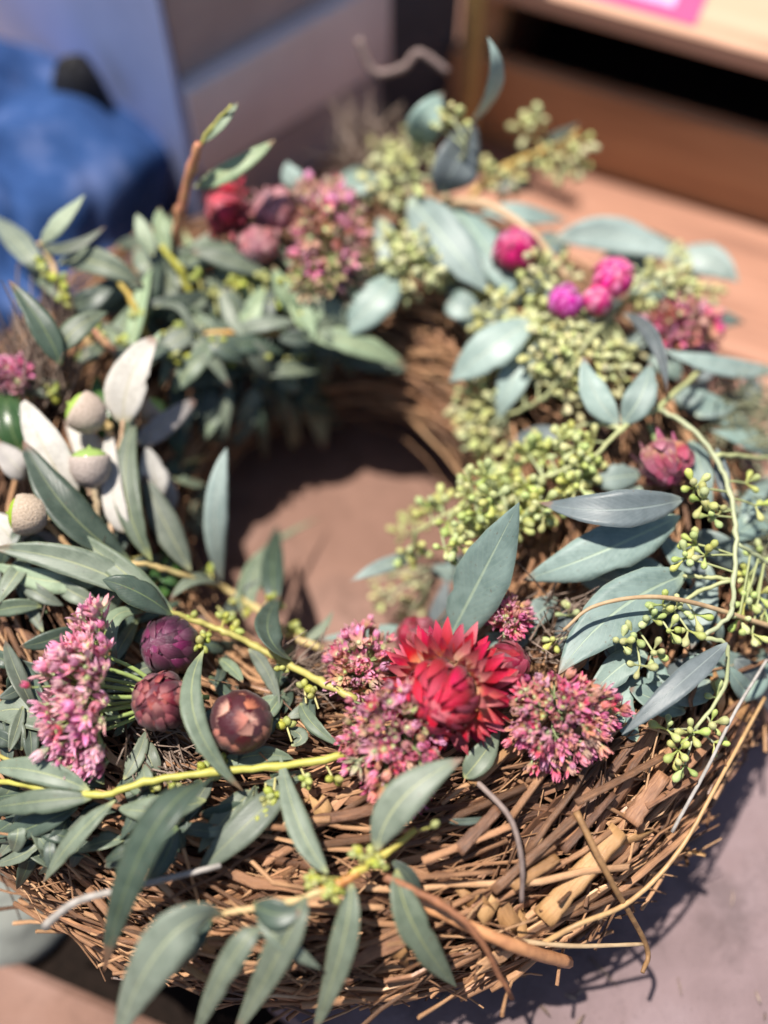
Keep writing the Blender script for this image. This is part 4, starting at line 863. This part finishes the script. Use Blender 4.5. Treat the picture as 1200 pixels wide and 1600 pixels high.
umbels(e, ((1085, 762, 6, 34), (1100, 785, 5, 34), (1112, 806, 4, 32), (1088, 850, 6), (1072, 872, 5), (1102, 868, 5), (1128, 800, 3, 30), (1165, 755, 3), (1180, 790, 3)), p1, 30, GUMNUT, 'stem_pale', 28, 6)
umbels(e, ((1018, 968, 6), (990, 995, 5), (1045, 985, 5), (1020, 1018, 5), (1058, 948, 4), (1085, 960, 3), (970, 1005, 4), (1000, 1040, 3), (890, 962, 4, 8), (868, 1000, 4, 8), (925, 985, 3, 8), (1035, 945, 3), (1075, 985, 4)), p6, 29, GUMNUT, 'stem_pale', 20, 7)
umbels(e, ((1080, 1145, 6), (1060, 1172, 5), (1110, 1130, 5), (1042, 1140, 4), (1070, 1195, 4), (1120, 1090, 3), (1115, 1160, 3)), p5, 29, GUMNUT, 'stem_pale', 12, 8)
umbels(e, ((1170, 900, 6), (1182, 930, 5), (1155, 965, 5), (1190, 870, 4), (1175, 990, 4), (1195, 955, 4), (1165, 940, 5)), p7, 28, GUMNUT, 'stem_pale', 18, 9)

# ---- seeded gum at the back
e = sprig('seeded gum sprig with upright curled leaves at the far back of the wreath', 'eucalyptus sprig', 690, 320, 20, G_SEED)
p1 = stem(e, ((700, 330, 14), (690, 290, 22), (650, 275, 26), (600, 280, 22)), 5, 3, M['stem_pale']); p2 = stem(e, ((690, 300, 20), (720, 250, 40), (735, 200, 60)), 4, 3, M['stem_pale'], 'side_stem'); p3 = stem(e, ((690, 340, 14), (660, 380, 20), (630, 410, 18)), 4, 3, M['stem_pale'], 'side_stem')
leaves(e, [(655, 232, 664, 190, 694, 144, 58, 30, 50, 60, 0, 'pale'), (690, 302, 712, 255, 740, 196, 72, 24, 40, 46, 20, 'plum', 'round'), (736, 192, 774, 130, 762, 58, 26, 50, 80, 100, 10, 'pale'), (638, 308, 700, 380, 764, 458, 82, 22, 24, 16, 0),
           (692, 312, 762, 390, 802, 476, 60, 16, 18, 10), (618, 430, 580, 476, 522, 532, 62, 20, 26, 22, 0, 'pale'), (600, 300, 575, 290, 545, 300, 40, 16, 20, 16, 0, 'pale'), (470, 300, 455, 275, 450, 252, 34, 26, 32, 36, 0, 'pale'), (570, 260, 545, 290, 540, 330, 40, 10, 14, 10, 0, 'pale'),
           (700, 470, 720, 480, 745, 510, 50, 12, 16, 12, 0, 'sage', 'round'), (590, 340, 600, 380, 590, 420, 36, 10, 14, 10, 0, 'pale')], 'sage', 'sage')
rb = random.Random(12)
umbels(e, blob(628, 268, 55, 50, 24, 4, 28, rb), p1, 30, GUMNUT_B, 'stem_pale', 24, 12); umbels(e, blob(648, 408, 55, 48, 22, 4, 22, rb), p3, 30, GUMNUT_B, 'stem_pale', 18, 13)
umbels(e, ((705, 185, 5, 56), (695, 205, 5, 48), (715, 200, 4, 52)), p2, 30, GUMNUT_B, 'stem_pale', 50, 14)
e = sprig('small sprig of pale buds with orange stalks standing up before the crate', 'eucalyptus sprig', 740, 300, 12, G_SEED)
p1 = stem(e, ((735, 305, 10), (790, 262, 26), (850, 235, 36), (905, 205, 44)), 6, 3, M['stem_orange']); p2 = stem(e, ((740, 300, 10), (780, 285, 20), (830, 262, 26)), 5, 3, M['stem_orange'], 'side_stem')
leaves(e, [(845, 225, 872, 212, 906, 192, 15, 36, 42, 46, 0, 'dark'), (770, 295, 800, 290, 830, 300, 20, 12, 14, 10, 0, 'dark')], 'sage', 'light')
umbels(e, ((825, 205, 6, 40), (850, 245, 5, 32), (885, 240, 6, 38), (905, 225, 5, 42), (870, 262, 4, 30), (775, 285, 5, 22), (760, 275, 4, 20), (800, 275, 5, 24), (845, 195, 4, 40), (900, 255, 4, 36)), p1, 30, GUMNUT_B, 'stem_yellow', 30, 15)
e = sprig('seeded gum sprig with a broad mound of dusty yellow buds on the far right', 'eucalyptus sprig', 960, 480, 14, G_SEED)
p1 = stem(e, ((975, 470, 12), (930, 520, 22), (890, 570, 24), (850, 620, 16), (790, 650, 8)), 5, 3, M['stem_pale']); p2 = stem(e, ((975, 470, 12), (1010, 455, 22), (1050, 440, 26)), 4, 3, M['stem_pale'], 'side_stem')
p3 = stem(e, ((930, 500, 14), (870, 450, 20), (840, 430, 22)), 4, 3, M['stem_pale'], 'side_stem'); p8 = stem(e, ((860, 510, 14), (800, 495, 16), (750, 490, 12)), 4, 3, M['stem_pale'], 'side_stem')
leaves(e, [(832, 500, 762, 548, 702, 596, 68, 20, 26, 22, 0, 'pale'), (832, 522, 802, 590, 778, 655, 52, 12, 16, 8, 0, 'pale'), (868, 372, 980, 372, 1082, 420, 54, 14, 22, 18, 0, 'pale'), (740, 335, 810, 335, 886, 345, 34, 14, 18, 12, 0, 'pale'),
           (895, 365, 1000, 372, 1085, 398, 28, 14, 20, 18, 0, 'dark'), (1050, 402, 1108, 408, 1154, 442, 54, 14, 24, 22, 0, 'pale'), (1215, 578, 1120, 570, 1028, 543, 34, 14, 22, 18, 0, 'pale'), (975, 490, 1022, 530, 1042, 612, 24, 24, 36, 30, 25, 'plum'),
           (742, 492, 716, 480, 698, 472, 42, 14, 18, 14, 0, 'pale'), (885, 372, 850, 385, 800, 420, 44, 8, 12, 8), (1050, 620, 1120, 640, 1210, 700, 40, 4, 8, 6, 0, 'pale')], 'sage', 'sage')
rb = random.Random(21)
umbels(e, blob(892, 552, 92, 84, 58, 4, 22, rb), p1, 30, GUMNUT_B, 'stem_pale', 22, 21); umbels(e, blob(762, 640, 42, 62, 20, 4, 8, rb), p1, 30, GUMNUT_B, 'stem_pale', 8, 22)
umbels(e, blob(1042, 448, 62, 44, 24, 4, 26, rb), p2, 30, GUMNUT_B, 'stem_pale', 24, 23); umbels(e, blob(850, 430, 38, 36, 13, 4, 22, rb), p3, 30, GUMNUT_B, 'stem_pale', 22, 24); umbels(e, blob(770, 492, 36, 36, 12, 4, 14, rb), p8, 30, GUMNUT_B, 'stem_pale', 14, 25)

# ---- bushy gum at the upper left
e = sprig('bushy narrow leaved gum sprig massed at the back left before the denim cloth', 'eucalyptus sprig', 330, 520, 20, G_GUM)
p1 = stem(e, ((240, 560, 10), (330, 522, 22), (400, 520, 24), (470, 522, 24)), 5, 4, M['stem_orange']); stem(e, ((240, 560, 10), (210, 480, 24), (180, 430, 30)), 5, 4, M['stem_orange'], 'side_stem'); stem(e, ((188, 562, 18), (165, 535, 24), (140, 512, 28)), 6, 5, M['stem_red'], 'side_stem')
stem(e, ((300, 470, 14), (280, 420, 24), (250, 385, 30)), 6, 5, M['stem_yellow'], 'side_stem')
leaves(e, [(272, 612, 300, 570, 342, 533, 40, 18, 26, 26, 0), (300, 576, 370, 538, 444, 553, 36, 18, 28, 22, 15, 'dark'), (276, 606, 335, 586, 390, 580, 30, 14, 18, 14), (240, 480, 288, 490, 298, 562, 13, 24, 32, 20, 25), (465, 520, 550, 535, 638, 573, 42, 24, 26, 14, 0, 'light'),
           (450, 590, 490, 640, 506, 702, 38, 8, 6, 2), (420, 575, 440, 630, 470, 692, 36, 8, 6, 2), (402, 600, 386, 650, 358, 708, 38, 8, 8, 4, 0), (300, 640, 330, 660, 350, 700, 20, 4, 4, 2), (240, 400, 225, 366, 214, 334, 28, 26, 32, 36, 0, 'light'),
           (266, 396, 252, 360, 250, 324, 28, 26, 32, 36, 0, 'light'), (270, 420, 330, 395, 400, 400, 40, 16, 22, 18)], 'gum', 'gum')
rb = random.Random(33)
for k in range(66):
    x, y = rb.uniform(215, 560), rb.uniform(380, 590)
    if y > 560 and x > 450: continue
    a = rb.gauss(-0.6, 1.3); Ln = rb.uniform(60, 135); dx, dy = math.cos(a) * Ln * .5, math.sin(a) * Ln * .5; h = rb.uniform(8, 24); bow = rb.uniform(-16, 16)
    leaves(e, [(x - dx, y - dy, x + bow * dy / Ln, y - bow * dx / Ln, x + dx, y + dy, rb.uniform(24, 40), h, h + rb.uniform(2, 8), h + rb.uniform(-4, 8), rb.uniform(-25, 25), rb.choice(('gum', 'gum', 'dark', 'light', 'gum')))], 'gum', 'gum')
rng = random.Random(5)
umbels(e, [(rb.uniform(240, 470), rb.uniform(430, 580), rb.choice((2, 3, 4)), rb.uniform(16, 26)) for _ in range(22)], p1, 18, OVALBUD, 'stem_yellow', 20, 31, maxlen=26)
e = sprig('upright reddish gum shoot with two pale leaves against the pale box', 'eucalyptus sprig', 275, 375, 24, G_GUM)
stem(e, ((272, 385, 20), (282, 330, 40), (300, 262, 62), (312, 225, 74)), 8, 6, M['stem_red']); stem(e, ((306, 240, 68), (330, 200, 78), (362, 165, 86)), 3.5, 2.5, M['stem_yellow'], 'side_stem')
leaves(e, [(304, 292, 362, 264, 430, 218, 33, 50, 60, 64, 0, 'light'), (318, 222, 345, 195, 372, 160, 15, 72, 80, 84, 0, 'light')], 'gum', 'light')
e = sprig('gum sprig with scattered leaves spreading over the left edge towards the denim cloth', 'eucalyptus sprig', 100, 470, 20, G_GUM)
p1 = stem(e, ((150, 560, 8), (100, 460, 24), (75, 400, 34), (60, 378, 40)), 5.5, 4, M['stem_orange'])
leaves(e, [(94, 570, 68, 512, 14, 438, 44, 36, 46, 54, 0, 'dark'), (96, 553, 115, 516, 168, 487, 42, 36, 42, 42, 0), (64, 380, 95, 346, 132, 304, 28, 40, 48, 52, 0, 'light'), (62, 424, 30, 382, -14, 338, 42, 30, 38, 40), (90, 412, 150, 410, 226, 448, 46, 24, 34, 28),
           (62, 382, 108, 388, 164, 354, 20, 38, 40, 42, 20), (100, 470, 140, 470, 190, 420, 40, 16, 24, 24, 0, 'dark'), (110, 480, 80, 440, 40, 420, 36, 20, 26, 24), (130, 500, 170, 460, 230, 440, 36, 14, 20, 18), (150, 540, 185, 520, 210, 470, 40, 14, 18, 16, 0, 'gum'), (175, 580, 200, 540, 205, 500, 26, 16, 20, 20, 0, 'light')], 'gum', 'gum')
umbels(e, ((70, 410, 4, 32), (78, 425, 4, 30), (100, 470, 4, 26), (95, 440, 3, 28), (150, 520, 4, 20), (130, 560, 4, 16), (190, 540, 4, 18), (85, 610, 5, 14), (215, 500, 3, 22)), p1, 20, OVALBUD, 'stem_yellow', 24, 32, maxlen=26)

# ---- low filling leaves under the sprigs, dead ones among them
def filler(label, region, n, seed, mts, kind='gum', hmax=8, wr_=(18, 34), ln=(50, 110), ang=None, grp=G_GUM):
    rb = random.Random(seed); cx = sum(q[0] for q in region) / len(region); cy = sum(q[1] for q in region) / len(region); e = sprig(label, 'eucalyptus sprig', cx, cy, 2, grp)
    def inside(x, y):
        c = False
        for i in range(len(region)):
            (x1, y1), (x2, y2) = region[i], region[i - 1]
            if (y1 > y) != (y2 > y) and x < (x2 - x1) * (y - y1) / (y2 - y1) + x1: c = not c
        return c
    xs, ys = [q[0] for q in region], [q[1] for q in region]; k = 0
    stem(e, ((cx - 40, cy + 10, 2), (cx, cy, 4), (cx + 50, cy - 8, 2)), 3.5, 3, M['stem_yellow'])
    while k < n:
        x, y = rb.uniform(min(xs), max(xs)), rb.uniform(min(ys), max(ys))
        if not inside(x, y): continue
        k += 1; a = rb.uniform(0, 6.28) if ang is None else rb.gauss(ang, .7); L = rb.uniform(*ln); dx, dy = math.cos(a) * L * .5, math.sin(a) * L * .5; bow = rb.uniform(-14, 14); h = rb.uniform(0, hmax)
        leaves(e, [(x - dx, y - dy, x + bow * dy / L, y - bow * dx / L, x + dx, y + dy, rb.uniform(*wr_), h, h + rb.uniform(1, 6), h + rb.uniform(-3, 4), rb.uniform(-30, 30), rb.choice(mts))], kind, mts[0])
    return e
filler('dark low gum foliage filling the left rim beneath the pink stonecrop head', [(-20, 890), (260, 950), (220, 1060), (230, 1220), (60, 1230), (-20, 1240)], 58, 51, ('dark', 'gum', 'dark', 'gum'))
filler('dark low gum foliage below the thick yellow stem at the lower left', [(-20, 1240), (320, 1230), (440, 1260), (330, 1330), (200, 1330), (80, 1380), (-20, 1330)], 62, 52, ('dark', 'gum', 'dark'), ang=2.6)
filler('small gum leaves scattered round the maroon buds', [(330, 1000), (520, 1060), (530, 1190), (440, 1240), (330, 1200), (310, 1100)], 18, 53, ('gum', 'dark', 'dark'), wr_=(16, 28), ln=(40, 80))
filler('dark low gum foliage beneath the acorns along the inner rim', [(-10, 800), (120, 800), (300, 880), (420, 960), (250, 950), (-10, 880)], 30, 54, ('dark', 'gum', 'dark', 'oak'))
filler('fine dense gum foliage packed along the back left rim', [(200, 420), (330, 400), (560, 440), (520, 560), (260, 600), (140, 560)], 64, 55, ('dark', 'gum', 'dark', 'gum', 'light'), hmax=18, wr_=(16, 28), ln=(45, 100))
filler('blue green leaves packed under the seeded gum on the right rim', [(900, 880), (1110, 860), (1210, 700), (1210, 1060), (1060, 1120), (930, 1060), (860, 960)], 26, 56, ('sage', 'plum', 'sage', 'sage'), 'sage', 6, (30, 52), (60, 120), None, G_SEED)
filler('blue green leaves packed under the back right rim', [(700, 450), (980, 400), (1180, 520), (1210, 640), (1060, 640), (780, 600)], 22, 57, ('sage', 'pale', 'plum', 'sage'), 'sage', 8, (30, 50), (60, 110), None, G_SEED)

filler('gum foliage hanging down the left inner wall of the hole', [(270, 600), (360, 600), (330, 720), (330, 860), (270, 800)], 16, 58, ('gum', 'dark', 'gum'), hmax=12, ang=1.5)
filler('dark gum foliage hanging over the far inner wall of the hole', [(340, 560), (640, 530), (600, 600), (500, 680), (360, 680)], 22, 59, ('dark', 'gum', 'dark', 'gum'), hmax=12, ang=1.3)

# ---- stonecrop heads
PINK = (('petal_pink', 6), ('petal_magenta', 1), ('petal_pale', 4)); MIX = (('petal_magenta', 4), ('petal_pink', 3), ('petal_dusty', 4), ('petal_green', 1)); DUST = (('petal_dusty', 5), ('petal_magenta', 4), ('petal_pink', 2))
sedum('bright pink stonecrop head fanned out at the left edge on green stalks', 168, 1090, 20, (-.92, .06, .38), 112, 152, 70, 230, PINK, 27, seed=1, full=80, stem_len=.6, openness=(.25, .40, .35))
sedum('slim pink and green stonecrop head left of the red strawflower', 562, 1040, 14, (-.25, .5, .8), 52, 72, 54, 120, MIX, 23, seed=2)
sedum('full magenta stonecrop head in front of the red strawflower', 618, 1160, 20, (-.15, -.15, .95), 62, 108, 84, 220, MIX, 24, seed=3)
sedum('small dusty pink stonecrop tuft behind the red strawflower', 795, 965, 16, (.1, .5, .8), 34, 38, 34, 50, DUST, 23, seed=4)
sedum('wide dusty pink stonecrop head right of the red strawflower', 880, 1125, 18, (.15, -.2, .95), 52, 82, 98, 220, DUST, 22, seed=5)
sedum('tall pink and green stonecrop head at the back of the wreath', 512, 372, 26, (.05, .3, .9), 62, 112, 62, 130, (('petal_dusty', 5), ('petal_pink', 4), ('petal_green', 3)), 28, seed=6)
sedum('wine pink stonecrop head on the far right beside the wooden boards', 1066, 508, 18, (.3, .3, .9), 46, 44, 70, 95, DUST, 26, seed=7)
sedum('small clump of bright pink stonecrop cut off by the left edge', 14, 588, 20, (-.3, .5, .8), 34, 28, 42, 40, PINK, 27, seed=8)

# ---- strawflowers
GS, GB = 'open strawflowers', 'closed strawflower buds'
strawflower('large open red strawflower with peach based pointed bracts in the front middle', 692, 1085, 30, 58, (-.30, -.16, .92), 'crimson', None, 5, [(22, 18, 0.55, 'crimson_ray', 20), (22, 36, 0.78, 'crimson_ray', -5), (24, 56, 0.92, 'crimson_ray', -20), (24, 76, 0.98, 'crimson', -15), (22, 96, 0.98, 'crimson', -10), (20, 116, .9, 'crimson_dark', -10)], jit=0.10, squash=.66, blen=1.22, wide=.15, pointed=.75)
strawflower('dark crimson strawflower bud tucked against the right of the big red bloom', 786, 1042, 8, 38, (.75, .3, .6), 'crimson_dark', GB, 5)
strawflower('glossy crimson strawflower bud behind the big red bloom', 656, 1002, 8, 36, (-.45, .8, .5), 'crimson_dark', GB, 5)
strawflower('violet maroon strawflower bud under the yellow green stem', 268, 1008, 12, 46, (-.3, .1, .9), 'violet', GB, 5, jit=.06, wide=.27)
strawflower('crinkled plum strawflower bud beside the pink stonecrop head', 256, 1098, 18, 45, (-.1, .35, .9), 'plumred', GB, 5, jit=.10, wide=.25, pointed=.65)
strawflower('round brown maroon strawflower bud with a pale puckered opening', 376, 1128, 20, 50, (.12, .25, .96), 'maroon_pale', GB, 5, jit=.02, open_top=.26, wide=.36)
strawflower('dried rose strawflower bud hanging behind the dark blue green leaf', 1036, 716, 16, 36, (.1, -.7, .7), 'rose', GB, 5, jit=.18, rays=[(9, 150, .7, 'rose', -10)])
strawflower('wine red strawflower bud behind the back row of seeded gum', 805, 396, 20, 37, (-.1, .5, .85), 'wine', GB, 4)
strawflower('orchid pink strawflower bud leftmost of three at the back right', 884, 474, 28, 29, (-.3, .4, .9), 'orchid', GB, 4)
strawflower('smallest hot pink strawflower bud between its two neighbours', 932, 470, 28, 25, (.2, .2, .9), 'hotpink', GB, 4)
strawflower('bright pink strawflower bud topmost of three at the back right', 957, 436, 30, 33, (.1, .5, .9), 'hotpink', GB, 4)
strawflower('crimson strawflower at the back left facing sideways', 360, 332, 28, 38, (-.7, .2, .6), 'crimson', GB, 4, [(12, 75, .7, 'crimson', -20)])
strawflower('dusty rose strawflower next to the crimson one at the back', 428, 332, 26, 36, (.3, .5, .8), 'dustyrose', GB, 4, [(11, 70, .6, 'dustyrose', -20)])
strawflower('mauve strawflower lowest of the three at the back left', 404, 380, 24, 32, (0, -.4, .9), 'dustyrose', GB, 4)

# ---- loose twigs
def twig(label, pts, r0, r1, mat, name='twig', k=7):
    path = spline([S(*p) if len(p) == 3 else P(p[0], p[1], p[3]) for p in pts], k); m = mpp(path[len(path) // 2])
    root = thing(name, label, 'twig', path[0], 'loose twigs'); v_, f_, u_ = tube(path, lerp_list(r0 * m, r1 * m, len(path)), 8, wob=.10); build('stalk', v_, f_, [M[mat]], root, u_); return root, path
twig('pale grey broken twig poking out at the lower left', ((70, 1447, 26), (122, 1408, 26), (210, 1386, 22), (345, 1352, 14)), 7, 4.5, 'twig_grey')
twig('reddish brown stalk bent over the rim at the lower right', ((900, 1268, 10), (950, 1368, 14), (1010, 1478, 16), (1004, 1520, 10)), 5.5, 3.5, 'twig_brown')
twig('long golden stalk trailing along the lower right rim', ((1195, 1090, 10), (1128, 1212, 12), (1062, 1328, 14), (985, 1408, 14), (900, 1446, 14), (845, 1476, 8)), 3, 4.5, 'twig_orange')
twig('thick orange straw stalk with a cut end at the bottom', ((640, 1404, 8), (740, 1450, 12), (815, 1482, 14), (888, 1504, 12)), 10, 11, 'twig_orange')
twig('thin tan stalk arching over the broad blue green leaf', ((880, 985, 30), (935, 945, 34), (1050, 935, 30), (1215, 982, 20)), 2.5, 4.5, 'twig_tan')
twig('mauve grey twig crossing the straw below the stonecrop', ((735, 1212, 8), (795, 1275, 12), (815, 1345, 12), (815, 1410, 8)), 5, 4, 'twig_mauve')
twig('thin silver wire stalk sticking out over the right rim', ((1205, 1020, 14), (1150, 1110, 18), (1105, 1200, 14), (1050, 1300, 8)), 2.5, 3, 'twig_grey')
twig('dry tan stalk curving through the back row of leaves', ((690, 315, 18), (760, 320, 26), (830, 365, 26), (890, 440, 16)), 8, 6, 'twig_tan')
twig('curled tendril rising before the added dark board at the back', ((560, 60, 60), (585, 112, 50), (630, 105, 50), (655, 82, 56), (700, 112, 40)), 7, 6, 'twig_mauve', k=8)
twig('slender straw stalk lying level across the front', ((800, 1470, 10), (900, 1478, 12), (1010, 1475, 12)), 4.5, 3, 'twig_tan')

# ---- dry brush, tufts of fine bristles
def tuft(label, x, y, h, dirs, n, ln, r, mat, spread=.5, seed=0):
    rng = random.Random(seed); c = S(x, y, h); m = mpp(c); root = thing('dry_brush_tuft', label, 'dried grass', c, 'dry brush tufts'); bag = Bag(); d0 = (RIGHT * dirs[0] + UPV * dirs[1] - FWD * dirs[2]).normalized()
    for k in range(n):
        d = (d0 + V((rng.gauss(0, spread), rng.gauss(0, spread), rng.gauss(0, spread * .7)))).normalized(); s = c + V((rng.uniform(-1, 1), rng.uniform(-1, 1), rng.uniform(-.4, .4))) * (r * m); L = ln * m * rng.uniform(.5, 1.2); bend = V((rng.gauss(0, .2), rng.gauss(0, .2), rng.gauss(0, .2))) * L
        bag.add(tube([s, s + d * L * .5 + bend * .3, s + d * L + bend], [1.9 * m, 1.5 * m, .7 * m], 4, False))
    o = bag.build('bristles', [M[mat]], root); return root
tuft('brown dry brush showing between the maroon bud and the slim stonecrop', 455, 1070, 4, (.9, .15, .3), 130, 70, 42, 'brush', .35, 1)
tuft('pinkish dry brush standing up at the left edge before the denim cloth', 60, 600, 10, (-.1, .9, .3), 110, 120, 48, 'brush', .35, 2)
tuft('tan dry brush under the yellow stem at the lower left', 240, 1175, 2, (.6, -.4, .5), 90, 60, 46, 'brush', .5, 3)
tuft('grey green dry brush on the right rim behind the thin stems', 1150, 660, 6, (.5, -.3, .5), 190, 66, 62, 'brush_green', .6, 4)
tuft('brown dry brush between leaf and stonecrop near the big broad leaf', 870, 985, 2, (.3, .1, .8), 110, 55, 55, 'brush', .6, 5)
tuft('dark brown dry brush among the acorn leaves', 110, 860, 4, (.4, -.6, .5), 70, 60, 50, 'brush', .5, 6)
tuft('grey brown dry brush at the far right edge by the bud stalks', 1180, 830, 4, (.2, -.4, .6), 120, 60, 55, 'brush_green', .6, 7)
tuft('reddish dry brush at the back under the stonecrop', 580, 240, 10, (.1, .8, .4), 80, 60, 50, 'brush', .6, 8)
